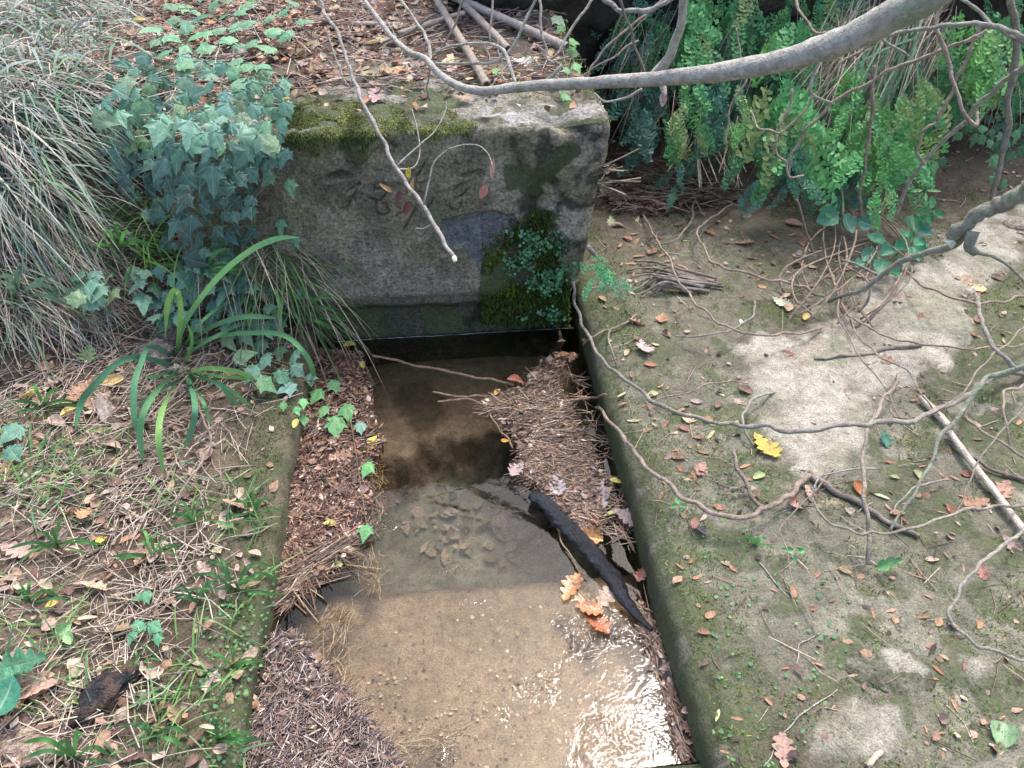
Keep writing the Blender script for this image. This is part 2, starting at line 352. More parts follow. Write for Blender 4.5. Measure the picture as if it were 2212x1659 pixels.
link('block_body', mesh_np('block_body', W, F, col, M_stone, extra={'Moss': moss}), parent=blk, loc=-np.array(blk.location))

# ---- moss fringe of the block, shoot by shoot --------------------------------
def ribbons(P, D, L, wd, droop, K=3, side=None, taper=1.0):
    """bent blades: P start, D unit direction, L length, wd width, droop m of sag; returns V, F, blade index per vertex, station per vertex"""
    n = len(P); tau = np.linspace(0, 1, K+1); L = np.broadcast_to(L, n); wd = np.broadcast_to(wd, n); droop = np.broadcast_to(droop, n)
    c = P[:, None] + D[:, None]*(L[:, None]*tau)[..., None]; c[..., 2] -= (droop[:, None]*tau**2)
    if side is None:
        side = np.cross(D, rng.normal(size=(n, 3))*.35+np.array([0, 0, 1])); side /= np.linalg.norm(side, axis=1, keepdims=True)+1e-9
    ww = wd[:, None]*.5*np.clip(1-(taper*tau)**2.2, .08, 1)*np.where(tau == 0, .7, 1)
    Vv = np.stack([c-side[:, None]*ww[..., None], c+side[:, None]*ww[..., None]], 2).reshape(n, -1, 3)
    k = np.arange(K); f = np.stack([2*k, 2*k+1, 2*k+3, 2*k+2], -1); F = (f[None]+(np.arange(n)*(2*K+2))[:, None, None]).reshape(-1, 4)
    return Vv.reshape(-1, 3), F, np.repeat(np.arange(n), 2*K+2), np.tile(np.repeat(tau, 2), n)
def unit(a): return a/(np.linalg.norm(a, axis=-1, keepdims=True)+1e-9)
def pick_poly(poly, n, jitter=0):
    us, vs = [], []; xs = [p[0] for p in poly]; ys = [p[1] for p in poly]
    while sum(map(len, us)) < n:
        a = rng.uniform(min(xs), max(xs), n*2); b = rng.uniform(min(ys), max(ys), n*2)
        k = sdpoly(a, b, poly) > jitter*rng.uniform(-1, 1, n*2); us.append(a[k]); vs.append(b[k])
    return np.concatenate(us)[:n], np.concatenate(vs)[:n]
def palette(cols, n, jit=.18):
    c = np.array(cols)[rng.integers(0, len(cols), n)]; return np.clip(c*rng.uniform(1-jit, 1+jit, (n, 1))*rng.uniform(.94, 1.06, (n, 3)), .002, .9)
def pts_face(u, v):
    """points of the block's face or top under the sight lines"""
    r = ray(u, v); k = T0/(r[:, 0]*bv[0]+r[:, 1]*bv[1]); P = CAM+r*k[:, None]; over = P[:, 2] > ZT
    Q = CAM+r*((ZT-1.4)/r[:, 2])[:, None]; P[over] = Q[over]; return P, over
MF = [(585, 240), (600, 218), (700, 220), (790, 228), (900, 250), (960, 246), (1045, 262), (1035, 290), (985, 300), (940, 305), (890, 285), (840, 300), (800, 335), (740, 318), (700, 315), (650, 318), (600, 305)]
uu, vv = pick_poly(MF, 30000, 34); P, over = pts_face(uu, vv); kk = fbm(P[:, 0], P[:, 1], P[:, 2], 13, 4, 79)+.5*fbm(P[:, 0], P[:, 1], P[:, 2], 45, 2, 78)+rng.uniform(-.12, .12, len(P))+.012*np.clip(sdpoly(uu, vv, MF), -20, 25) > -.02; P = P[kk]; over = over[kk]; uu = uu[kk]; P = P+np.array([*xy(0, -1), 0])*(.012*np.clip(fbm(P[:, 0], P[:, 1], P[:, 2], 16, 3, 77), 0, 1))[:, None]
fn = np.array([*xy(0, -1), 0]); D = unit(rng.normal(size=(len(P), 3))*.8 + fn*.8 + np.where(over, 1, -.25)[:, None]*np.array([0, 0, 1.]))
L = rng.uniform(.004, .015, len(P)); V, F, bi, tau = ribbons(P-D*.003, D, L, .0024, L*.4, 2)
bc = lerp((.13, .15, .05), (.46, .50, .19), rng.uniform(0, 1, len(P))**1.2); shade = fbm(P[:, 0], P[:, 2], 0, 18, 3, 80); bc = lerp(bc, (.05, .075, .025), .8*sm(.0, .4, shade))
bc = lerp(bc, (.06, .09, .03), .8*(1-sm(620, 740, uu)))
link('moss_fringe', mesh_np('moss_fringe', V, F, bc[bi]*(.5+.6*tau[:, None]), M_moss), parent=blk, loc=-np.array(blk.location), kind='stuff')
# small moss on the dark hollow
MH = [(1060, 560), (1100, 555), (1120, 530), (1180, 460), (1215, 500), (1230, 600), (1225, 690), (1150, 700), (1060, 690), (1040, 640)]
uu, vv = pick_poly(MH, 10000, 60); P, over = pts_face(uu, vv); D = unit(rng.normal(size=(len(P), 3))*.5+fn+np.array([0, 0, -.2]))
V, F, bi, tau = ribbons(P-D*.012, D, rng.uniform(.014, .026, len(P)), .0035, .004, 1, taper=.6)
bc = palette([(.03, .05, .015), (.05, .08, .02), (.09, .13, .02), (.12, .17, .025), (.04, .05, .02)], len(P)); k = sdpoly(uu, vv, [(1060, 545), (1110, 545), (1105, 620), (1055, 620)]) > -12
bc[k] *= np.array([1.7, 1.6, 1.1]); link('moss_on_foot', mesh_np('moss_on_foot', V, F, bc[bi], M_moss), parent=blk, loc=-np.array(blk.location), kind='stuff')

# ---- ground sheets -------------------------------------------------------------
def hgrid(S_, T_, zf):
    A, B = np.meshgrid(S_, T_, indexing='ij'); return A.ravel(), B.ravel(), zf(A, B).ravel(), gridF(len(S_), len(T_))
# left bank: ground, rounded mossy rim, and the basin wall under it
ss = spread(-2.3, SL-.04, .010, -60); tt = spread(.25, T0+1.9, .010, -50, 70)
s, t, z, F = hgrid(ss, tt, zbank); nt = len(tt)
prof = [(-.028, -.002), (-.016, -.008), (-.007, -.018), (-.002, -.032), (0, -.05), (0, -.065), (0, -.09), (0, -.14), (0, -.22), (0, -.34)]
PS = [s.reshape(-1, nt)]; PT = [t.reshape(-1, nt)]; PZ = [z.reshape(-1, nt)]
zr = zbank(np.full(nt, SL-.04), tt); zr = np.minimum(zr, 1)
for a, b in prof:
    wob = .010*fbm(tt, b*4, 0, 6, 3, 90)+.004*fbm(tt, b*9, 0, 30, 3, 91)
    PS.append((SL+a+wob)[None]); PT.append(tt[None]); PZ.append((zr+b if b > -.05 else np.minimum(zr+b, ZL+b))[None])
s, t, z = [np.concatenate(q).ravel() for q in (PS, PT, PZ)]; F = gridF(len(s)//nt, nt)
W = P3(s, t, z); u, v, d = proj(W)
n1 = fbm(s, t, 0, 5, 5, 100); n2 = fbm(s, t, 0, 20, 4, 101)
col = lerp((.085, .066, .048), (.17, .135, .10), sm(-.5, .5, n1+.5*n2))
rim = sm(SL-.22, SL-.05, s + .05*n1)*(1-sm(T0, T0+.2, t)); col = lerp(col, (.125, .118, .078), .8*rim*(1-sm(T0-.2, T0, t))); uw = sm(.0, .03, -z); col = lerp(col, (.10, .075, .045), .8*uw)
moss = .62*rim*sm(-.35, .35, n2+.1)*(1-uw); moss = np.maximum(moss, .45*sm(SL-.5, SL-.2, s)*sm(0, .4, n1)*(1-uw))
gb = mesh_np('ground', W, F, col, M_soil, extra={'Moss': moss}); link('ground', gb, kind='structure')
# ground on top of the terrace, behind the block
ss = spread(SL-.06, SB-.015, .010); tt = spread(T0+.30, T0+2.2, .012, None, 70)
s, t, z, F = hgrid(ss, tt, zterr); z = z + .012*sm(T0+.33, T0+.45, t) - .02*(1-sm(T0+.30, T0+.36, t)); z -= .03*sm(SB-.06, SB-.015, s)
W = P3(s, t, z); n1 = fbm(s, t, 0, 6, 5, 110); n2 = fbm(s, t, 0, 22, 4, 111)
col = lerp((.085, .062, .045), (.16, .125, .10), sm(-.4, .5, n1+.4*n2)); bare = sm(.05, .3, n1)*(1-sm(T0+.5, T0+.8, t)); col = lerp(col, (.33, .32, .29), .8*bare)
u, v, d = proj(W); col = lerp(col, (.13, .13, .12), .5*sm(SB-.3, SB-.05, s))
moss = .6*sm(-.1, .3, n2+.3*n1)*(1-sm(T0+.5, T0+1.0, t-.6*sm(SB-.5, SB, s))); moss = np.maximum(moss, .75*sm(SB-.22, SB-.08, s)*sm(-.3, .2, n1))
link('terrace', mesh_np('terrace', W, F, col, M_soil, extra={'Moss': moss}), kind='structure')
V, N, F = rbox(SB-.30, SB-.01, T0+.43, T0+6, -.1, ZT+.01, .04, .022, 'RT'); g = fbm(V[:, 0], V[:, 1], V[:, 2], 6, 5, 115)*.03
V2 = V+N*g[:, None]; n1 = fbm(V[:, 0], V[:, 1], V[:, 2], 9, 4, 116); col = lerp((.05, .048, .035), (.16, .15, .12), sm(-.4, .4, n1))
link('retaining_wall', mesh_np('retaining_wall', toW(V2), F, col, M_stone, extra={'Moss': .6*sm(-.1, .4, n1)}), label='dark mossy side wall running back behind the carved block, facing the ferns', cat='wall')

# right hand paving, from the basin edge to the fern wall
ss = spread(SR+.04, 1.95, .010, None, 60); tt = spread(.25, TF+.25, .010, -50)
s, t, z, F = hgrid(ss, tt, zright); nt = len(tt)
PS = [s.reshape(-1, nt)]; PT = [t.reshape(-1, nt)]; PZ = [z.reshape(-1, nt)]; zr = zright(np.full(nt, SR+.04), tt)
for a, b in prof:
    wob = .006*fbm(tt, b*4, 0, 6, 3, 120)+.004*fbm(tt, b*9, 0, 30, 3, 121); a2 = a*1.3 - (.0 if b > -.05 else 0)
    PS.insert(0, (SR-a2+wob)[None]); PT.insert(0, tt[None]); PZ.insert(0, (zr+b*1.15)[None])
s, t, z = [np.concatenate(q).ravel() for q in (PS, PT, PZ)]; F = gridF(len(s)//nt, nt)
# behind the block's corner the paving reaches left into the slot
W = P3(s, t, z); u, v, d = proj(W); n1 = fbm(s, t, 0, 4, 5, 130); n2 = fbm(s, t, 0, 18, 4, 131); n3 = fbm(s, t, 0, 2, 3, 132)
slab = np.maximum(sdpoly(u, v, [(1582, 735), (1700, 728), (1800, 700), (1850, 660), (1850, 620), (1960, 600), (2050, 560), (2120, 470), (2212, 450), (2212, 560), (2080, 640), (2095, 720), (2040, 790), (2000, 760), (1970, 830), (1880, 870), (1860, 930), (1845, 1000), (1800, 1030), (1750, 1025), (1712, 985), (1640, 870)]), -50)
slab = np.maximum(slab, -14+sdpoly(u, v, [(1700, 1659), (1730, 1540), (1840, 1480), (1960, 1520), (1990, 1659)])-14)
slab = np.maximum(slab, sdpoly(u, v, [(2060, 1400), (2150, 1390), (2180, 1440), (2120, 1500), (2060, 1470)])-34)
slab = np.maximum(slab, sdpoly(u, v, [(1860, 1380), (1960, 1370), (2040, 1440), (2020, 1500), (1900, 1490)])-40) + 34*n2 + 14*n1
sl = sm(-16, 20, slab)*(.55+.45*(1-sm(1050, 1150, v)))
col = lerp((.150, .147, .108), (.25, .242, .188), sm(-.45, .45, n1+.6*n2)); col = lerp(col, (.095, .075, .055), .75*sm(.0, .45, n3-.3*n2)*sm(-.2, .6, n2+.3))
col = lerp(col, lerp((.30, .28, .225), (.385, .37, .315), sm(-.3, .3, n2)), .95*sl)
col = lerp(col, (.23, .235, .17), .7*sl*sm(.05, .3, fbm(s, t, 0, 7, 4, 135)))
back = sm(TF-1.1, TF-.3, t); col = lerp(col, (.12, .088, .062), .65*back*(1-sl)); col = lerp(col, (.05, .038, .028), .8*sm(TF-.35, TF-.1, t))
fc = sm(-.03, -.06, z-ZR) if False else 1-sm(ZR-.055, ZR-.02, z); fc = fc*(s < SR+.03)
col = lerp(col, (.085, .088, .052), .8*fc); uw = 1-sm(-.02, .01, z); col = lerp(col, (.03, .022, .012), .9*uw*(s < SR+.03))
moss = .66*sm(-.45, .35, n2+.5*n1)*(1-sl)*(1-.7*back) + .1*sm(1.0, 2.0, s)*(1-sl)
moss = np.maximum(moss, .64*(1-sm(SR+.03, SR+.26, s+.08*n1))*sm(-.4, .1, n2+.2)*(1-uw))
moss = np.maximum(moss, .62*sm(-60, 40, sdpoly(u, v, [(2020, 640), (2212, 560), (2212, 800), (2080, 900), (2000, 860), (2030, 760)])+60*n2)*(1-sl))
moss = np.maximum(moss, .62*sm(-50, 40, sdpoly(u, v, [(1280, 640), (1370, 640), (1500, 760), (1440, 820), (1330, 780)])+50*n2))
moss = np.maximum(moss, .62*sm(-50, 40, sdpoly(u, v, [(1900, 1010), (2000, 1000), (2050, 1100), (1980, 1200), (1900, 1130)])+50*n2))
z2 = z + .006*sm(-4, 6, slab)*(s > SR+.1); W = P3(s, t, z2)
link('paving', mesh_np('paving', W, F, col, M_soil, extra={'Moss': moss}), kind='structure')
# strip of the same floor that runs into the slot between terrace wall and fern wall
ss = spread(SB-.25, SR+.02 if SR > SB else SB, .012); tt = spread(T0+.3, TF+.25, .012)
# ---- fern wall -----------------------------------------------------------------
V, N, F = rbox(SB-.35, 3.2, TF, TF+1.4, -.1, 1.25, .12, .014, 'FT')
g = fbm(V[:, 0], V[:, 1], V[:, 2], 3.2, 5, 140)*.13 + fbm(V[:, 0], V[:, 1], V[:, 2], 16, 4, 145)*.03 + .10*sm(.25, .8, V[:, 2])*(N[:, 1] < -.5)
V2 = V+N*g[:, None]; n1 = fbm(V[:, 0], V[:, 1], V[:, 2], 5, 5, 150); n2 = fbm(V[:, 0], V[:, 1], V[:, 2], 20, 4, 151)
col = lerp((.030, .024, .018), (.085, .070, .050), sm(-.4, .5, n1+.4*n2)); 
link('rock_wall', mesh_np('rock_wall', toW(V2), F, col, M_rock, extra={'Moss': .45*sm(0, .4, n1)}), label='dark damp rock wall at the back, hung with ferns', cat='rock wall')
ss = spread(3.1, 3.2, .1, -60 + 0*SB, 60); tt = spread(TF+1.2, TF+3, .1, None, 70); s, t, z, F = hgrid(ss, tt, lambda a, b: 1.2+.05*fbm(a, b, 0, 2, 3, 155))
k = s > SB-.3; s = np.where(k, s, SB-.3); link('ground', mesh_np('ground', P3(s, t, z), F, lerp((.06, .05, .03), (.1, .09, .05), sm(-.4, .4, fbm(s, t, 0, 3, 3, 1))), M_soil, extra={'Moss': np.full(len(s), .4)}), kind='structure')

# ---- basin floor, with the step and the silted shelf ------------------------------
ss = spread(SL-.03, SR+.05, .006); tt = np.unique(np.concatenate([np.arange(TF0-.05, TS-.05, .006), np.arange(TS-.05, TS+.05, .0025), np.arange(TS+.05, T0+.03, .006)]))
A, B = np.meshgrid(ss, tt, indexing='ij'); A = A.ravel(); B = B.ravel()
wv = .020*fbm(A, 0, 0, 5, 3, 160)+.006*fbm(A, B, 0, 25, 3, 161)
z = -.075 + .012*fbm(A, B, 0, 3, 3, 162) + .004*fbm(A, B, 0, 30, 4, 163)
deep = sm(TS-.001, TS+.006, B+.5*wv); z = z*(1-deep) + deep*(-.215 + .018*fbm(A, B, 0, 6, 4, 164)+.006*fbm(A, B, 0, 30, 3, 165))
tsh = T0-.40 + .10*fbm(A, 0, 0, 7, 3, 166) - .02; shf = sm(0, .10, B-tsh+.03*fbm(A, B, 0, 20, 3, 167)); z = z*(1-shf) + shf*(-.10+.015*fbm(A, B, 0, 8, 3, 168))
W = P3(A, B, z); u, v, d = proj(W); n1 = fbm(A, B, 0, 8, 5, 170); n2 = fbm(A, B, 0, 28, 4, 171); n4 = fbm(A, B, 0, 60, 3, 172)
sand = lerp((.200, .158, .110), (.255, .203, .145), sm(-.4, .4, n1)); col = lerp(sand, (.18, .14, .10), .5*sm(.0, .5, n2)*(1-sm(TF0+.1, TF0+.55, B)))
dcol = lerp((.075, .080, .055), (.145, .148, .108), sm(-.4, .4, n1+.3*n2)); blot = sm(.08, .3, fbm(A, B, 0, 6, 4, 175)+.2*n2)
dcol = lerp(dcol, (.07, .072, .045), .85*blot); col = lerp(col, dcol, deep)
edge = (1-sm(.0, .035, np.abs(B+.5*wv-TS-.016)-.010)); col = lerp(col, (.035, .034, .024), .85*edge)  # shadow behind the step, painted into the floor colour as a dark line
scol = lerp(sand*.95, (.15, .125, .082), sm(T0-.20, T0-.13, B+.05*n1+.02*n2)); slope = sm(.02, .35, shf)*(1-sm(.75, .98, shf)); scol = lerp(scol, (.115, .095, .062), .75*slope)  # far strip under the block darkened: algae and shadow painted together
col = lerp(col, scol, sm(.02, .2, shf))
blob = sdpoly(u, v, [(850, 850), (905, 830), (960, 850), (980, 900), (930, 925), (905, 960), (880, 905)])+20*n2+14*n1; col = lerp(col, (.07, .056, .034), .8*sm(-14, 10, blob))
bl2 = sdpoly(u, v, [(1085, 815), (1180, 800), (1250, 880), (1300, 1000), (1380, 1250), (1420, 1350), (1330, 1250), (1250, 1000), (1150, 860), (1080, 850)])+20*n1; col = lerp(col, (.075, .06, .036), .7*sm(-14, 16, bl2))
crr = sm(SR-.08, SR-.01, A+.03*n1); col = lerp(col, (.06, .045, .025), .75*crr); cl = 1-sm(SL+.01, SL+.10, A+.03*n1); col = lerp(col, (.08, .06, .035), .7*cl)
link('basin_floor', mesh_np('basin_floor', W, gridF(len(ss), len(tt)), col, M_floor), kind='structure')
# near end wall of the basin
V, N, F = rbox(SL-.1, SR+.10, TF0-.30, TF0-.015, -.34, .03, .02, .012, 'TRL'); 
g = .006*fbm(V[:, 0], V[:, 1], V[:, 2], 12, 4, 180); V2 = V+N*g[:, None]
bb = V2.copy(); 
A_, B_ = np.meshgrid(np.linspace(SL-.1, SR+.10, 90), np.linspace(-.34, .03, 30), indexing='ij')
V3 = np.stack([A_.ravel(), np.full(A_.size, TF0-.012)+.006*fbm(A_.ravel(), B_.ravel(), 0, 14, 4, 181), B_.ravel()], -1); F3 = gridF(90, 30, True)+len(V2)
Va = np.concatenate([V2, V3]); n1 = fbm(Va[:, 0], Va[:, 1], Va[:, 2], 10, 4, 182)
link('basin_end_wall', mesh_np('basin_end_wall', toW(Va), np.concatenate([F, F3]), lerp((.06, .055, .035), (.15, .14, .1), sm(-.4, .4, n1)), M_stone, extra={'Moss': .6+0*n1}), kind='structure')

# ---- water -------------------------------------------------------------------------
k = NT('clear_shallow_water'); geo = k.n('NewGeometry').outputs['Position']; rp = k.attr('Ripple').outputs['Fac']
a1 = k.noise(20, 2, .5, geo, 1.2); a2 = k.noise(85, 2, .5, geo, 1.0); h = k.math('ADD', a1, k.math('MULTIPLY', a2, .42))
bmp = k.n('Bump'); bmp.inputs['Distance'].default_value = .0062; k.l(k.math('MULTIPLY', h, 1.0), bmp.inputs['Height']); k.l(rp, bmp.inputs['Strength'])
gl = k.n('BsdfGlossy'); gl.inputs['Roughness'].default_value = .015; gl.inputs['Color'].default_value = (1, 1, 1, 1); k.l(bmp.outputs[0], gl.inputs['Normal'])
fr = k.n('Fresnel'); fr.inputs['IOR'].default_value = 1.33; k.l(bmp.outputs[0], fr.inputs['Normal'])
tp = k.n('BsdfTransparent'); tp.inputs['Color'].default_value = (.88, .855, .81, 1); mx = k.n('MixShader'); k.l(fr.outputs[0], mx.inputs[0]); k.l(tp.outputs[0], mx.inputs[1]); k.l(gl.outputs[0], mx.inputs[2])
k.l(mx.outputs[0], k.out.inputs['Surface']); M_water = k.m
ss = spread(SL-.03, SR+.03, .008); tt = spread(TF0-.02, T0+.02, .008); s, t, z, F = hgrid(ss, tt, lambda a, b: 0*a); W = P3(s, t, z); u, v, d = proj(W)
rip = .05 + .95*sm(-60, 60, sdpoly(u, v, [(1180, 1350), (1440, 1330), (1500, 1659), (950, 1659), (1000, 1480)])) + .9*sm(-30, 30, sdpoly(u, v, [(800, 1100), (870, 1130), (1000, 1230), (940, 1260), (860, 1220)]))
rip = np.maximum(rip, .6*sm(-30, 30, sdpoly(u, v, [(940, 1260), (1060, 1300), (1080, 1450), (960, 1420)]))); rip = np.maximum(rip, .7*sm(-20, 20, sdpoly(u, v, [(1150, 1180), (1210, 1180), (1200, 1240), (1150, 1240)])))
ptc = fbm(s, t, 0, 9, 3, 190); cor = sm(-40, 60, sdpoly(u, v, [(1400, 1420), (1460, 1430), (1510, 1660), (1250, 1660), (1300, 1560)]))
rip = np.clip(rip, 0, 1)*(.12+.88*np.maximum(sm(.06, .26, ptc)*(1-cor), (.16+.5*sm(-.1, .3, ptc))*cor))
link('water', mesh_np('water', W, F, None, M_water, extra={'Ripple': rip}), kind='structure')
# ================================================================ small scattered material
def prisms(P, D, L, r, bend=.15, K=2):
    """thin three-sided stalks lying or floating; P centre, D direction"""
    n = len(P); tau = np.linspace(-.5, .5, K+1); L = np.broadcast_to(L, n); r = np.broadcast_to(r, n)
    sd_ = unit(np.cross(D, rng.normal(size=(n, 3)))); up = unit(np.cross(sd_, D)); bd = rng.normal(size=n)*bend*L
    c = P[:, None]+D[:, None]*(L[:, None]*tau)[..., None]+sd_[:, None]*(bd[:, None]*(4*tau**2-.33))[..., None]*np.array([1, 1, .15])
    out = []
    for a in (0, 2.094, 4.189): out.append(c+(sd_*math.cos(a)+up*math.sin(a))[:, None]*(r[:, None]*(1-.35*np.abs(tau)))[..., None])
    V = np.stack(out, 2).reshape(n, -1, 3); k = np.arange(K)
    f = np.concatenate([np.stack([3*k+a, 3*k+(a+1) % 3, 3*k+3+(a+1) % 3, 3*k+3+a], -1) for a in range(3)])
    F = (f[None]+(np.arange(n)*3*(K+1))[:, None, None]).reshape(-1, 4); return V.reshape(-1, 3), F, np.repeat(np.arange(n), 3*(K+1))
FL = np.array([(0, -.5), (.30, -.12), (.26, .22), (0, .5), (-.26, .22), (-.30, -.12), (0, .05)])
def flakes(P, Nn, L, asp=.8, curl=.3):
    n = len(P); d = unit(np.cross(Nn, rng.normal(size=(n, 3)))); x = np.cross(d, Nn); L = np.broadcast_to(L, n)
    asp = np.broadcast_to(asp, n); c = rng.uniform(-curl, curl, n); sh = FL[None]*rng.uniform(.7, 1.3, (n, 7, 2))
    a = sh[..., 0]*asp[:, None]*2*.8; b = sh[..., 1]; zz = c[:, None]*(a**2*6+b**2*2)+rng.normal(size=(n, 7))*.04
    V = P[:, None]+(x[:, None]*a[..., None]+d[:, None]*b[..., None]+Nn[:, None]*zz[..., None])*L[:, None, None]
    f = np.array([(6, i, (i+1) % 6) for i in range(6)]); return V.reshape(-1, 3), (f[None]+(np.arange(n)*7)[:, None, None]).reshape(-1, 3), np.repeat(np.arange(n), 7)
def ground_pts(poly, n, jit=0, lift=(0, .01)):
    u, v = pick_poly(poly, n, jit); P, d = surf(u, v); P[:, 2] += rng.uniform(*lift, len(P)); return P, u, v
def scatter_xy(n, s0, s1, t0, t1, lift):
    """even over the ground, outside the view as well"""
    s = rng.uniform(s0, s1, n); t = rng.uniform(t0, t1, n); z = G(s, t); return P3(s, t, z+rng.uniform(*lift, n)), s, t
def lay(n, tilt=.12):
    a = rng.uniform(0, 2*math.pi, n); return unit(np.stack([np.cos(a), np.sin(a), rng.normal(size=n)*tilt], -1))
def up(n, tilt=.35): return unit(rng.normal(size=(n, 3))*tilt+np.array([0, 0, 1]))
STRAWC = [(.50, .44, .36), (.60, .53, .44), (.54, .46, .38), (.42, .36, .29), (.52, .45, .37), (.34, .28, .23), (.22, .17, .14), (.48, .39, .32), (.38, .30, .25), (.28, .23, .20), (.56, .47, .36)]
BROWNC = [(.32, .19, .13), (.24, .145, .10), (.38, .25, .17), (.17, .11, .08), (.46, .35, .27), (.14, .095, .08), (.40, .29, .24), (.40, .24, .15), (.52, .42, .33)]
GREENC = [(.14, .30, .09), (.11, .25, .10), (.18, .36, .10), (.13, .27, .13), (.24, .38, .14)]

# dead grass lying on the left bank
P, s, t = scatter_xy(26000, SL-2.2, SL-.03, .25, T0+.9, (.001, .020)); u, v, d = proj(P)
keep = (rng.uniform(0, 1, len(P)) < sm(SL-.03, SL-.28, s+.05*fbm(s, t, 0, 6, 3, 200))*.9+.05) & (fbm(s, t, 0, 5, 3, 201)+rng.uniform(-.4, .6, len(P)) > -.25)
P = P[keep]; n = len(P); D = lay(n, .16)
V, F, bi = prisms(P, D, rng.uniform(.015, .13, n), rng.uniform(.0006, .0016, n), .12); c = palette(STRAWC, n)
link('dead_grass', mesh_np('dead_grass', V, F, c[bi], M_straw), kind='stuff', label='dead grass stalks matted over the left bank', cat='dead grass')
# crumbled leaf litter on the left bank
P, s, t = scatter_xy(9000, SL-2.2, SL-.02, .25, T0+.9, (.002, .014)); k = rng.uniform(0, 1, len(P)) < .25+.75*sm(SL-.05, SL-.4, s+.06*fbm(s, t, 0, 6, 3, 205)); P = P[k]; n = len(P)
V, F, bi = flakes(P, up(n, .4), rng.uniform(.008, .034, n), rng.uniform(.35, .9, n)); c = palette(BROWNC, n)
link('leaf_litter', mesh_np('leaf_litter', V, F, c[bi], M_litter), kind='stuff', label='crumbled brown leaf litter between the grass of the left bank', cat='leaf litter')
# litter on the terrace
P, s, t = scatter_xy(13000, SL-.6, SB-.03, T0+.10, T0+2.0, (.002, .016)); dn = sm(T0+.18, T0+.55, t+.12*fbm(s, t, 0, 4, 3, 210)); dn = dn*(1-.65*sm(SB-.55, SB-.2, s)*(1-sm(T0+1.2, T0+1.6, t)))
k = rng.uniform(0, 1, len(P)) < .06+.94*dn; P = P[k]; n = len(P)
V, F, bi = flakes(P, up(n, .4), rng.uniform(.012, .046, n), rng.uniform(.3, .85, n), .4); c = palette(BROWNC+[(.50, .40, .22), (.46, .33, .24), (.45, .24, .14), (.38, .19, .11)], n)
link('leaf_litter', mesh_np('leaf_litter', V, F, c[bi], M_litter), kind='stuff', label='reddish brown leaf litter spread over the terrace behind the block', cat='leaf litter')
P, s, t = scatter_xy(2300, SL-.9, SB-.05, T0+.25, T0+2.0, (.003, .03)); n = len(P); V, F, bi = prisms(P, lay(n, .15), rng.uniform(.03, .2, n), rng.uniform(.001, .0026, n), .12)
c = palette([(.33, .26, .22), (.42, .36, .31), (.22, .17, .14), (.28, .22, .2)], n); link('fallen_twigs', mesh_np('fallen_twigs', V, F, c[bi], M_straw), kind='stuff', label='thin dry twigs strewn over the terrace behind the block', cat='twigs')
# thin litter on the paving
P, s, t = scatter_xy(2600, SR+.03, 2.6, .3, TF-.02, (.001, .007)); n = len(P); k = rng.uniform(0, 1, n) < .35+.5*sm(-.1, .3, fbm(s, t, 0, 3, 3, 212))+.5*sm(TF-.6, TF-.1, t); P = P[k]; n = len(P)
V, F, bi = flakes(P, up(n, .3), rng.uniform(.008, .026, n), rng.uniform(.3, .8, n), .35); c = palette(BROWNC+[(.06, .045, .04), (.08, .06, .05), (.35, .28, .22)], n)
link('leaf_litter', mesh_np('leaf_litter', V, F, c[bi], M_litter), kind='stuff', label='scraps of brown leaf scattered thinly over the mossy paving', cat='leaf litter')
P, s, t = scatter_xy(900, SR+.02, 2.4, .3, TF-.02, (.001, .006)); n = len(P); V, F, bi = prisms(P, lay(n, .05), rng.uniform(.02, .10, n), rng.uniform(.0006, .0014, n), .08)
c = palette([(.42, .34, .24), (.25, .19, .14), (.5, .42, .32), (.16, .12, .09)], n); link('fallen_stalks', mesh_np('fallen_stalks', V, F, c[bi], M_straw), kind='stuff', label='fine dry stalks scattered over the mossy paving', cat='stalks')
# moss tufts on paving and rims: sparse short shoots
s = rng.uniform(SR+.0, 2.2, 80000); t = rng.uniform(.35, TF-.2, 80000); m = fbm(s, t, 0, 5, 4, 131)*.6+fbm(s, t, 0, 22, 3, 215)*.7+.32*(1-sm(SR+.05, SR+.25, s))
P = P3(s, t, G(np.maximum(s, SR+.001), t)); u, v, d = proj(P); sl2 = sdpoly(u, v, [(1582, 735), (1700, 728), (1850, 640), (2050, 560), (2120, 470), (2212, 450), (2212, 560), (2080, 640), (2095, 720), (1970, 830), (1845, 1000), (1750, 1025), (1640, 870)])
k = (m > .18) & (sl2 < 5) & (s > SR+.02); P = P[k]; n = len(P); V, F, bi, tau = ribbons(P, up(n, .7), rng.uniform(.003, .009, n), .0028, 0, 1, taper=.7)
c = palette([(.14, .20, .05), (.20, .27, .07), (.10, .14, .045), (.25, .32, .10), (.12, .18, .07)], n); link('moss', mesh_np('moss', V, F, c[bi], M_moss), kind='stuff', label='short green moss on the paving', cat='moss')
s = rng.uniform(SL-.35, SL-.015, 16000); t = rng.uniform(.3, T0-.1, 16000); k = fbm(s, t, 0, 6, 4, 216)*.6+fbm(s, t, 0, 22, 3, 217)*.7+.25*sm(SL-.2, SL-.05, s) > .12
P = P3(s[k], t[k], G(s[k], t[k])); n = len(P); V, F, bi, tau = ribbons(P, up(n, .7), rng.uniform(.003, .009, n), .0028, 0, 1, taper=.7); c = palette([(.09, .12, .04), (.13, .16, .05), (.07, .09, .035), (.08, .17, .07)], n)
link('moss', mesh_np('moss', V, F, c[bi], M_moss), kind='stuff', label='short moss and seedlings on the left rim of the basin', cat='moss')
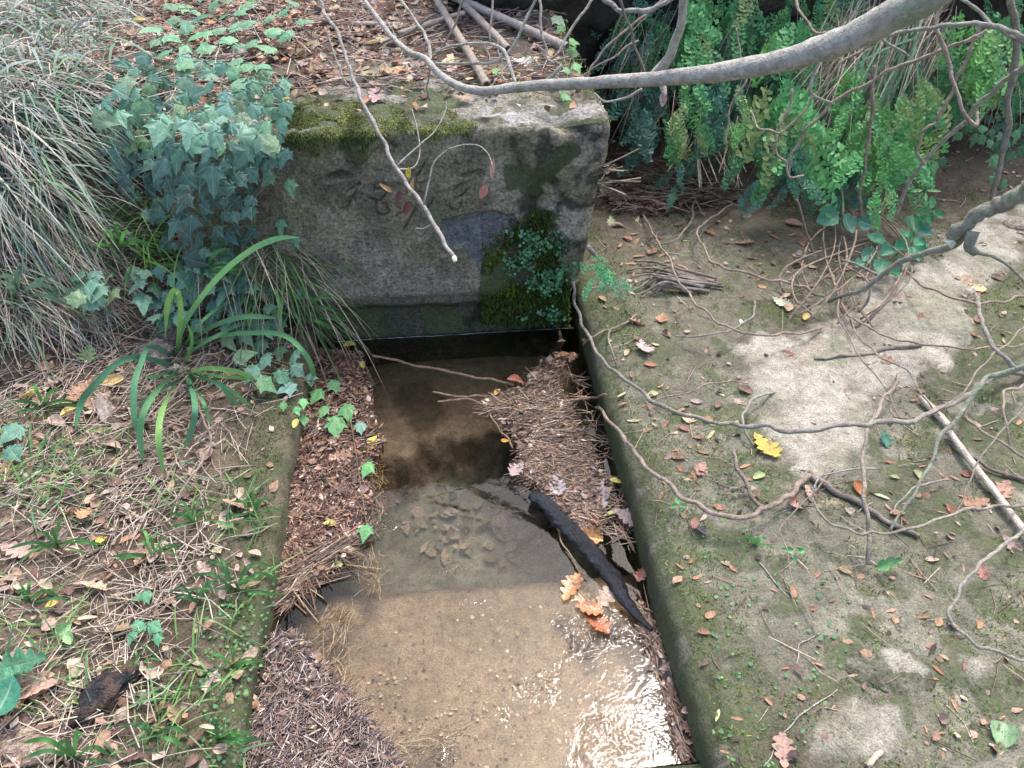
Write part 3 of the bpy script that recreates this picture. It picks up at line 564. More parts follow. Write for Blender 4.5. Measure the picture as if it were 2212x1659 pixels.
# tiny round seedling leaves
P1, _, _ = ground_pts([(440, 1250), (600, 1230), (575, 1659), (430, 1659)], 260, 0, (.004, .012)); P2, _, _ = ground_pts([(1500, 900), (1600, 900), (1900, 1400), (1700, 1659), (1540, 1659)], 170, 0, (.003, .009))
P = np.concatenate([P1, P2]); n = len(P); V, F, bi = flakes(P, up(n, .3), rng.uniform(.004, .010, n), .9, .2); c = palette([(.12, .30, .12), (.10, .24, .11), (.18, .34, .13)], n, .2)
link('seedlings', mesh_np('seedlings', V, F, c[bi], M_blade), kind='stuff', label='tiny round green seedlings dotting the mossy rims', cat='seedlings')

# overgrown grass of the upper left bank, hanging down towards the basin
GP = [(-60, -60), (310, -60), (270, 60), (190, 170), (150, 330), (130, 420), (60, 470), (-60, 480)]
def big_grass(n, poly, jit, cols, L0, L1, w0, w1, dirb, lab, droop=(.5, 1.0), nm='long_grass'):
    P, u, v = ground_pts(poly, n, jit, (0, .05)); D = unit(rng.normal(size=(n, 3))*np.array([1.4, 1.1, .5])+np.array(dirb)); L = rng.uniform(L0, L1, n)
    V, F, bi, tau = ribbons(P, D, L, rng.uniform(w0, w1, n), L*rng.uniform(*droop, n), 5); c = palette(cols, n)
    link(nm, mesh_np(nm, V, F, c[bi]*(.75+.35*tau[:, None]), M_blade if nm != 'dead_grass' else M_straw), kind='stuff', label=lab, cat='grass')
big_grass(1500, GP, 60, [(.42, .38, .33), (.48, .43, .37), (.30, .26, .22), (.36, .34, .30)], .06, .26, .0025, .006, (.3, -.3, .6), 'long dead grass hanging over the upper left bank', nm='dead_grass')
big_grass(900, GP, 40, [(.20, .30, .23), (.26, .35, .29), (.15, .24, .17), (.32, .39, .34), (.16, .31, .14)], .10, .32, .003, .009, (.4, -.25, .6), 'long grey-green grass arching over the upper left bank')
GP2 = [(590, 520), (640, 560), (660, 620), (680, 700), (640, 730), (560, 640), (470, 600), (430, 540)]
big_grass(300, GP2, 20, [(.34, .29, .20), (.40, .33, .24), (.26, .22, .15)], .10, .30, .002, .004, (.25, -.2, .8), 'dry grass drooping at the foot of the block', (.6, 1.2), 'dead_grass')
big_grass(150, GP2, 20, [(.12, .24, .08), (.10, .20, .08), (.16, .28, .10)], .12, .34, .003, .007, (.35, -.15, .8), 'green grass blades drooping at the foot of the block', (.5, 1.1))
big_grass(120, [(230, 480), (420, 470), (430, 560), (300, 600), (230, 560)], 10, [(.16, .34, .07), (.12, .28, .07)], .12, .30, .003, .006, (.3, -.2, .8), 'bright green grass below the hanging ivy', (.5, 1.1))
big_grass(1500, [(-30, 430), (160, 440), (270, 560), (250, 700), (120, 740), (-30, 740)], 20, [(.42, .36, .30), (.50, .43, .35), (.32, .27, .22)], .05, .18, .0015, .0035, (.2, -.2, .4), 'short dead grass matted at the left edge below the long grass', nm='dead_grass')
big_grass(300, [(-30, 440), (180, 470), (160, 700), (-30, 740)], 20, [(.20, .30, .23), (.15, .28, .14)], .08, .2, .003, .007, (.3, -.2, .7), 'grey-green blades at the left edge below the long grass')
# short green grass over the lower left bank
LG = [(0, 880), (330, 980), (560, 1060), (600, 1200), (540, 1330), (520, 1659), (-40, 1659), (-40, 900)]
P, u, v = ground_pts(LG, 1500, 20, (0, .004)); cl = fbm(P[:, 0], P[:, 1], 0, 5, 3, 220)+rng.uniform(-.25, .25, len(P)); P = P[cl > -.08]; n = len(P); L = rng.uniform(.04, .15, n)
V, F, bi, tau = ribbons(P, unit(rng.normal(size=(n, 3))*np.array([.7, .7, .3])+np.array([.1, .1, .7])), L, rng.uniform(.002, .0052, n), L*rng.uniform(.2, .7, n), 4)
c = palette(GREENC, n); link('short_grass', mesh_np('short_grass', V, F, c[bi]*(.8+.3*tau[:, None]), M_blade), kind='stuff', label='short green grass coming up through the straw of the left bank', cat='grass')

# ---- floating mats of plant debris -----------------------------------------------------
MATA = [(690, 755), (775, 760), (800, 820), (800, 900), (830, 955), (795, 1020), (800, 1090), (775, 1150), (735, 1190), (690, 1230), (640, 1290), (600, 1300), (600, 1180), (600, 1000), (600, 900), (640, 830)]
MATB = [(1188, 768), (1222, 775), (1205, 810), (1190, 845), (1226, 872), (1218, 905), (1246, 940), (1272, 990), (1306, 1040), (1302, 1095), (1282, 1145), (1250, 1165), (1212, 1110), (1176, 1058), (1122, 1032), (1132, 990), (1100, 930), (1045, 882), (1062, 862), (1110, 852), (1148, 812)]
MATC = [(585, 1385), (640, 1385), (690, 1430), (735, 1490), (790, 1570), (870, 1670), (880, 1720), (500, 1720), (540, 1600), (570, 1480)]
def polyW(poly, z): return np.array([at(a, b, z) for a, b in poly])
def inpoly_pts(poly, n, jit=6):
    u, v = pick_poly(poly, n, jit); s, t = st(*at(u, v, 0)[:, :2].T); u2, v2, _ = proj(P3(np.clip(s, SL-.02, SR+.01), t, 0*s)); return at(u2, v2, 0), u2, v2
def mat_of(name, label, poly, n, ang, spread_, cols, lens, zmax, fl):
    root = thing(name, label, 'debris mat', at(*np.mean(poly, 0), 0)); lo = -np.array(root.location)
    xs = [p[0] for p in poly]; ys = [p[1] for p in poly]; Q = polyW(poly, 0); s, t = st(Q[:, 0], Q[:, 1])
    ss = np.arange(max(s.min(), SL-.02), min(s.max(), SR+.02), .006); tt = np.arange(t.min(), t.max(), .006); A, B = np.meshgrid(ss, tt, indexing='ij'); W = P3(A.ravel(), B.ravel(), 0.)
    u, v, d = proj(W); inn = sdpoly(u, v, poly)+10*fbm(A.ravel(), B.ravel(), 0, 25, 3, 230); inn = inn-14*np.maximum(0, fbm(A.ravel(), B.ravel(), 0, 14, 3, 233)); h = -.022+.027*sm(-6, 8, inn)+.006*fbm(A.ravel(), B.ravel(), 0, 30, 3, 231)*sm(0, 10, inn)
    W[:, 2] = h; F = gridF(len(ss), len(tt)); F = F[(inn[F] > -5).all(1)]; n1 = fbm(A.ravel(), B.ravel(), 0, 40, 3, 232)
    link('wet_mulch', mesh_np('wet_mulch', W, F, lerp((.045, .026, .016), (.13, .075, .045), sm(-.4, .4, n1)), M_wet), parent=root, loc=lo, kind='stuff')
    P, u, v = inpoly_pts(poly, n, 14); e = sdpoly(u, v, poly)+26*fbm(*st(P[:, 0], P[:, 1]), 0, 14, 3, 234); kk = e > rng.uniform(-14, 10, n); P, u, v, e = P[kk], u[kk], v[kk], e[kk]; n = len(P); P[:, 2] = rng.uniform(.002, zmax, n)*sm(-8, 14, e)+.001
    a = (ang(u, v) if callable(ang) else ang) + rng.normal(size=n)*spread_; a = np.where(rng.uniform(0, 1, n) < .22, rng.uniform(0, math.pi, n), a); D = unit(np.stack([np.cos(a), np.sin(a), rng.normal(size=n)*.07], -1))
    L = rng.uniform(*lens, n)*np.where(rng.uniform(0, 1, n) < .1, 1.8, 1); V, F, bi = prisms(P, D, L, rng.uniform(.0005, .0015, n)*np.where(rng.uniform(0, 1, n) < .12, 1.9, 1), .10)
    link('floating_straw', mesh_np('floating_straw', V, F, palette(cols, n)[bi], M_wet), parent=root, loc=lo, kind='stuff')
    P, u, v = inpoly_pts(poly, fl, 6); P[:, 2] = rng.uniform(.003, zmax, fl); V, F, bi = flakes(P, up(fl, .35), rng.uniform(.008, .030, fl), rng.uniform(.25, .7, fl)); c = palette([BROWNC[0], BROWNC[1], BROWNC[2], BROWNC[3], (.08, .05, .04), (.3, .17, .1), (.34, .24, .18), (.05, .035, .03)], fl)
    link('wet_flakes', mesh_np('wet_flakes', V, F, c[bi]*.85, M_wet), parent=root, loc=lo, kind='stuff'); return root
WETC = [(.25, .16, .105), (.35, .24, .155), (.16, .10, .07), (.09, .06, .045), (.29, .19, .125), (.42, .32, .22), (.07, .05, .04), (.21, .115, .075)]
WETR = [(.24, .11, .07), (.17, .085, .055), (.33, .19, .125), (.09, .05, .04), (.40, .28, .19), (.20, .11, .08), (.07, .04, .035)]
mat_of('debris_mat', 'reddish brown raft of bark scraps and leaves floating along the left side of the basin', MATA, 6500, 1.2, 1.1, WETR, (.006, .030), .016, 2200)
mat_of('debris_mat', 'fanned raft of brown reed stalks floating above the black log', MATB, 6800, lambda u, v: np.where(v < 860, .95, np.where(v < 960, .1, -.12)) , .6, WETC, (.012, .07), .015, 1500)
mat_of('debris_mat', 'thick heap of wet chopped stalks floating at the near left corner of the basin', MATC, 8500, .9, .9, [(.20, .135, .11), (.30, .225, .19), (.12, .08, .065), (.08, .055, .05), (.24, .155, .12), (.44, .37, .33), (.06, .05, .055)], (.008, .045), .035, 1500)
mat_of('debris_mat', 'narrow band of brown stalks caught along the right wall of the basin', [(1375, 1290), (1395, 1300), (1430, 1400), (1470, 1520), (1490, 1640), (1470, 1640), (1440, 1500), (1400, 1390)], 700, 1.85, .3, WETC, (.02, .07), .012, 60)
mat_of('debris_mat', 'pressed bundle of long brown stalks slanting off the lower end of the left raft', [(700, 1170), (760, 1190), (700, 1240), (640, 1295), (612, 1310), (606, 1280)], 900, .72, .14, WETC, (.05, .14), .02, 60)
# loose stalks beside the rafts
P, u, v = inpoly_pts([(1220, 800), (1250, 800), (1290, 900), (1350, 1050), (1380, 1180), (1320, 1160), (1340, 1040), (1270, 900)], 130); n = len(P); P[:, 2] = .002; V, F, bi = prisms(P, lay(n, .02), rng.uniform(.02, .09, n), .0012, .08)
link('loose_stalks', mesh_np('loose_stalks', V, F, palette(WETC, n)[bi], M_wet), kind='stuff', label='loose stalks adrift between the right raft and the basin wall', cat='stalks')
# rotten roots reaching into the water off the rafts
for (pl, nn, a0, lab) in (([(790, 1010), (830, 980), (830, 1090), (800, 1150), (785, 1100)], 130, -1.1, 'amber roots trailing in the water off the left raft'), ([(690, 1310), (760, 1300), (730, 1420), (760, 1500), (700, 1430)], 150, 1.2, 'amber roots in the shallow water beside the near raft'),
                          ([(800, 1560), (1000, 1560), (980, 1640), (880, 1650), (800, 1610)], 90, .35, 'amber root fibres lying on the near basin floor'), ([(740, 1200), (820, 1180), (815, 1290), (780, 1240)], 90, -1.3, 'dark fibres trailing below the left raft')):
    P, u, v = inpoly_pts(pl, nn, 6); P[:, 2] = rng.uniform(-.05, -.003, nn); a = a0+rng.normal(size=nn)*.5; D = unit(np.stack([np.cos(a), np.sin(a), rng.normal(size=nn)*.2], -1))
    V, F, bi = prisms(P, D, rng.uniform(.02, .08, nn), rng.uniform(.0006, .0014, nn), .2, 3); link('root_fibres', mesh_np('root_fibres', V, F, palette([(.22, .13, .05), (.30, .19, .08), (.15, .09, .04), (.5, .42, .3)], nn)[bi], M_wet), kind='stuff', label=lab, cat='roots')
# white scum line where the water meets the block
ts = np.linspace(SL+.05, SR-.01, 420); n = len(ts); wd = .0022+.0022*np.abs(fbm(ts, 0, 0, 40, 3, 240)); y0 = T0+.012+.004*fbm(ts, 0, 0, 9, 3, 241); h0 = -.0305
gapk = .4+.6*sm(-.3, .1, fbm(ts, 1, 0, 14, 3, 243)); V = np.concatenate([P3(ts, y0, .0035), P3(ts, y0-wd*gapk, .0035)]); i = np.arange(n-1); F = np.stack([i, i+n, i+n+1, i+1], -1)
link('scum_line', mesh_np('scum_line', V, F, np.tile([.34, .35, .36], (2*n, 1)), M_straw), kind='stuff', label='thin pale scum line along the foot of the block', cat='scum')
# small debris and pebbles on the basin floor
P, u, v = inpoly_pts([(640, 1310), (1400, 1310), (1480, 1659), (780, 1659)], 900, 0); n = len(P); k = rng.uniform(0, 1, n) < .25+.75*sm(1400, 1550, v); P = P[k]; n = len(P); dr = (P-CAM); P = CAM+dr*((-.071-1.4)/dr[:, 2])[:, None]
V, F, bi = flakes(P, up(n, .3), rng.uniform(.003, .010, n), .9, .4); link('grit', mesh_np('grit', V, F, palette([(.25, .17, .11), (.40, .29, .2), (.14, .09, .06), (.5, .4, .3)], n)[bi], M_litter), kind='stuff', label='small grit and pebbles on the sandy near floor', cat='grit')
P, u, v = inpoly_pts([(840, 960), (1100, 900), (1200, 1150), (1100, 1220), (900, 1200), (840, 1050)], 190, 10); n = len(P); dr = (P-CAM); P = CAM+dr*((-.205-1.4)/dr[:, 2])[:, None]
V, F, bi = flakes(P, up(n, .3), rng.uniform(.012, .05, n), rng.uniform(.4, .8, n), .4); link('sunken_leaves', mesh_np('sunken_leaves', V, F, palette([(.17, .15, .10), (.11, .11, .07), (.24, .20, .14), (.08, .085, .055), (.20, .19, .12)], n)[bi], M_litter), kind='stuff', label='silted leaves lying on the deep basin floor', cat='leaves')
# ================================================================ branches, canes, twigs, logs
def crom(pts, per):
    p = np.asarray(pts, float); p = np.vstack([2*p[0]-p[1], p, 2*p[-1]-p[-2]]); out = []
    for i in range(1, len(p)-2):
        for q in np.linspace(0, 1, per, endpoint=False):
            out.append(.5*((2*p[i])+(-p[i-1]+p[i+1])*q+(2*p[i-1]-5*p[i]+4*p[i+1]-p[i+2])*q*q+(-p[i-1]+3*p[i]-3*p[i+1]+p[i+2])*q**3))
    out.append(p[-2]); return np.array(out)
def tube(name, P, rr, mat, ns=8, rough=.10, seed=0, per=5, flat=1.0):
    P = np.asarray(P, float); q = crom(np.column_stack([P, np.broadcast_to(rr, len(P))]), per); c, r = q[:, :3], np.maximum(q[:, 3], .0004)
    n = len(c); T = np.gradient(c, axis=0); T = unit(T); ref = np.array([.3, .2, 1.]); x = unit(np.cross(T, ref)); y = np.cross(x, T); wobk = 1.3 if ns < 10 else .12
    c = c + x*(fbm(c[:, 0]*30, c[:, 1]*30, seed, 1, 3, 5)*r*wobk)[:, None] + y*(fbm(c[:, 0]*30, c[:, 1]*30, seed+9, 1, 3, 5)*r*wobk)[:, None]
    an = np.arange(ns)/ns*2*math.pi; kn = 1+.28*np.maximum(0, fbm(np.arange(n)*.37+seed*3.1, seed, 0, 1, 2, 8))*(1 if ns < 10 else .3)
    j = 1+rough*fbm(c[:, None, 0]*60+np.cos(an)*1.4, c[:, None, 1]*60+np.sin(an)*1.4, c[:, None, 2]*60+seed, 1, 2, 6)*2
    V = c[:, None]+(x[:, None]*np.cos(an)[:, None]+y[:, None]*np.sin(an)[:, None]*flat)*(r*kn)[:, None, None]*j[..., None]
    V = np.concatenate([V.reshape(-1, 3), c[:1], c[-1:]]); i = np.arange(n*ns).reshape(n, ns); nx = np.roll(i, -1, 1)
    F = np.stack([i[:-1], nx[:-1], nx[1:], i[1:]], -1).reshape(-1, 4); t1 = np.stack([nx[0], i[0], np.full(ns, n*ns)], -1); t2 = np.stack([i[-1], nx[-1], np.full(ns, n*ns+1)], -1)
    return mesh_np(name, V, [F, t1, t2], None, mat)
def path3(pts, mode, a, b):
    p = np.array(pts, float); u, v = p[:, 0], p[:, 1]; L = np.concatenate([[0], np.cumsum(np.hypot(np.diff(u), np.diff(v)))]); f = L/L[-1]
    if mode == 'd':
        return atd(u, v, a+(b-a)*f), a+(b-a)*f
    P, d = surf(u, v)
    if mode == 'l': lift = a+(b-a)*f + 0.0
    else: lift = a+b*np.sin(math.pi*f)
    # lift straight up, then back along the sight line onto the same ray
    d2 = d*(1-lift/np.maximum(1.4-P[:, 2], .3)); return CAM+ray(u, v)*d2[:, None], d2
SEED = [0]
def kink(pts):
    out = [pts[0]]
    for (a, b), (c, e) in zip(pts[:-1], pts[1:]):
        L = math.hypot(c-a, e-b); m = int(L/34)
        for i in range(1, m+1): q = i/(m+1); j = R.gauss(0, 2.5); out.append((a+(c-a)*q-(e-b)/L*j, b+(e-b)*q+(c-a)/L*j))
        out.append((c, e))
    return out
def branch(label, pts, w0, w1, mode, a, b, tint=(1, 1, 1), lich=.2, name='branch', cat='branch', kids=(), mat=None, group=None, per=5, ns=8):
    SEED[0] += 1
    if ns < 10: pts = kink(pts)
    P, d = path3(pts, mode, a, b); f = np.linspace(0, 1, len(P)); r = (np.array(w0) if hasattr(w0, '__len__') else w0+(w1-w0)*f)*.5*d/FP; o0 = P[0].copy()
    o = link(name, tube(name, P-o0, r, mat or M_bark, ns, seed=SEED[0], per=per), loc=o0, label=label, cat=cat, group=group); o.color = (*tint, lich)
    for kd in kids:
        kp, kw0, kw1, ka, kb = kd[:5]; SEED[0] += 1; P, d = path3(kp, kd[5] if len(kd) > 5 else mode, ka, kb); f = np.linspace(0, 1, len(P)); nm = kd[6] if len(kd) > 6 else 'side_twig'
        c = link(nm, tube(nm, P-o0, (kw0+(kw1-kw0)*f)*.5*d/FP, kd[7] if len(kd) > 7 else M_bark, 6, seed=SEED[0], per=4), parent=o, loc=(0, 0, 0)); c.color = (*tint, lich)
    return o
PALE = (1.25, 1.22, 1.2); TAN = (1.05, .9, .78); DK = (.6, .55, .5); GR = (1.0, 1.02, .95)
branch('thick smooth grey branch sweeping across from the upper right corner over the block', [(2075, -60), (2000, -8), (1900, 50), (1760, 112), (1600, 150), (1420, 170), (1250, 180), (1120, 188), (1050, 197), (990, 186), (945, 156), (918, 126), (883, 112), (846, 79), (815, 38), (775, -15)], [78, 72, 66, 54, 43, 31, 25, 21, 19, 17, 15, 13, 12, 11, 10, 8], 10, 'd', 1.30, 2.1, (1.32, 1.34, 1.28), .42, 'overhanging_branch', per=6, ns=14,
  kids=[([(1402, 170), (1440, 122), (1468, 62), (1482, -20)], 24, 16, 1.78, 1.6, 'd', 'fork'), ([(1112, 190), (1095, 126), (1071, 99), (1027, 92), (975, 99), (941, 113)], 9, 5, 1.93, 2.0), ([(928, 140), (992, 137), (1044, 138), (1078, 130), (1112, 96), (1140, 34), (1162, -10)], 7, 6, 2.03, 1.9),
        ([(934, 142), (921, 85), (907, 55), (860, -8)], 8, 6, 2.03, 2.1), ([(1174, 178), (1195, 160), (1215, 140)], 9, 7, 1.92, 1.9), ([(1386, 191), (1351, 212), (1310, 219), (1283, 202)], 7, 4, 1.8, 1.85), ([(1425, 180), (1432, 195), (1430, 208)], 14, 11, 1.77, 1.76, 'd', 'stub'),
        ([(1768, 137), (1752, 172), (1752, 203), (1799, 223)], 7, 5, 1.5, 1.55)])
# broad trunk weights: the limb thickens fast towards the corner
branch('long thin pale twig slanting down across the carved face, cut at its tip', [(688, -10), (702, 27), (729, 68), (746, 120), (763, 171), (781, 219), (808, 267), (832, 308), (849, 349), (880, 403), (921, 451), (941, 489), (982, 562)], 7, 9, 'd', 1.95, 1.85, PALE, .1, 'hanging_twig', 'twig',
  kids=[([(856, 359), (907, 313), (941, 282), (962, 241), (965, 220)], 4, 2, 1.9, 1.95), ([(859, 366), (893, 362), (907, 328), (900, 275), (890, 236)], 4, 2, 1.9, 1.95), ([(914, 445), (928, 385), (938, 350), (975, 320), (1027, 313), (1054, 331), (1064, 362)], 4, 2.5, 1.87, 1.8), ([(934, 484), (915, 492), (897, 494)], 4, 3, 1.87, 1.9), ([(979, 556), (984, 565)], 9.5, 9.5, 1.849, 1.846, 'd', 'cut_end', M_pale)])
U = [('wiry dark twig hanging in front of the block edge, left of the canes', [(1003, -5), (986, 44), (948, 113), (928, 154), (921, 191), (928, 219)], 5, 3, 2.0, 2.05, DK),
 ('thin twig crossing behind the thick branch just left of the ferns', [(1437, -5), (1351, 65), (1303, 109), (1276, 147), (1269, 171)], 6, 4, 1.9, 1.95, TAN),
 ('grey curved twig dipping below the upper edge beside the branch fork', [(1305, -5), (1334, 20), (1368, 26), (1420, 14), (1460, -5)], 11, 9, 1.75, 1.7, (1, 1, 1)),
 ('straight short twig rising to the fern leaves above the block corner', [(1379, 85), (1300, 137), (1262, 161), (1228, 161)], 4, 3, 1.95, 2.0, TAN),
 ('dark twig dropping to the fork of the thick branch', [(1344, -3), (1351, 34), (1368, 96), (1392, 158)], 6, 5, 1.7, 1.78, DK),
 ('upright thin twig in front of the canes, left one of a close pair', [(1163, -5), (1167, 51), (1180, 103), (1198, 137)], 6, 5, 1.95, 1.95, (1, .95, .9)),
 ('slanting thin twig in front of the canes, right one of a close pair', [(1283, -5), (1249, 44), (1215, 96), (1194, 125)], 6, 5, 1.95, 1.95, (1, .95, .9)),
 ('fine twig standing up beside the thick end of the canes', [(1065, -5), (1062, 40), (1058, 88)], 5, 4, 2.0, 2.0, (.9, .85, .8)),
 ('faint twig lying across the litter left of the canes', [(702, 60), (716, 100), (735, 150), (742, 172), (763, 200)], 4, 3, 2.1, 2.05, (1, 1, 1)),
 ('tall twig among the litter above the moss fringe', [(808, 108), (846, 84), (890, 66), (940, 30)], 4, 4, 2.15, 2.1, DK),
 ('hooked brown twig hanging in front of the ferns, left of the thick branch end', [(1721, -5), (1733, 35), (1760, 70), (1834, 64)], 6, 5, 1.9, 1.8, TAN),
 ('lichened bough reaching in from the right edge above the ferns', [(2225, 88), (2155, 55), (2092, 49), (2022, 59), (1940, 70), (1880, 80)], 12, 6, 1.7, 1.8, GR),
 ('long straight branch running from the right edge down to the fern wall foot', [(2225, 140), (2151, 195), (2104, 238), (2065, 281), (1995, 352), (1960, 402), (1936, 469)], 12, 6, 1.8, 2.4, (1.05, 1.05, 1)),
 ('upright grey stem near the right edge, in front of the dark rock', [(2186, -5), (2194, 78), (2182, 176), (2178, 273), (2159, 371), (2147, 430)], 15, 11, 2.2, 2.5, (.75, .72, .62)),
 ('long arching twig curving down through the middle of the ferns', [(2131, 65), (2081, 94), (2014, 117), (1936, 145), (1877, 180), (1799, 223), (1756, 262), (1725, 313), (1706, 352), (1704, 379)], 9, 5, 1.9, 2.3, TAN),
 ('stiff twig bent back in a hook before the bare dark rock', [(2035, -5), (2024, 63), (2045, 121), (2065, 188), (2081, 242), (2108, 270), (2112, 242)], 9, 7, 1.9, 1.95, TAN),
 ('twig with a rounded crook at its lower end, hanging before the ferns', [(2120, 55), (2085, 137), (2045, 219), (2022, 266), (1991, 289), (1979, 332), (1999, 356)], 7, 6, 2.0, 2.2, TAN),
 ('slanting twig passing under the thick branch and ending in a loop', [(1889, 86), (1819, 133), (1772, 195), (1725, 254), (1682, 289), (1639, 277), (1620, 238)], 6, 4, 2.0, 2.2, TAN),
 ('sinuous thin stem over the brightest ferns', [(1713, 191), (1694, 254), (1678, 289), (1674, 320), (1698, 348), (1709, 383), (1735, 379)], 6, 4, 2.2, 2.3, TAN),
 ('pale straight twig ending on the lichened stem, upper right', [(1872, 62), (1905, 85), (1955, 117), (1962, 122)], 6, 6, 1.85, 1.88, PALE),
 ('crossing twig at the extreme upper right corner', [(2080, -5), (2120, 30), (2160, 62), (2215, 95)], 7, 8, 1.8, 1.75, GR),
 ('fine upright twig left of the upright grey stem', [(1590, 60), (1600, 110), (1612, 170), (1575, 240), (1566, 312)], 4, 4, 2.3, 2.4, TAN),
 ('thin twig hanging from the fern mass to the mud', [(1890, 140), (1885, 240), (1868, 340), (1855, 420), (1860, 470)], 8, 6, 2.3, 2.45, (.8, .68, .55)),
 ('brownish twig hanging beside the bramble shoot', [(1720, 430), (1735, 480), (1757, 550)], 5, 4, 2.35, 2.4, DK)]
for lab, pts, w0, w1, a, b, tint in U: branch(lab, pts, w0, w1, 'd', a, b, tint, .3 if tint in (GR, PALE) else .12, 'bare_twig', 'twig', group='bare twigs hanging in the air')
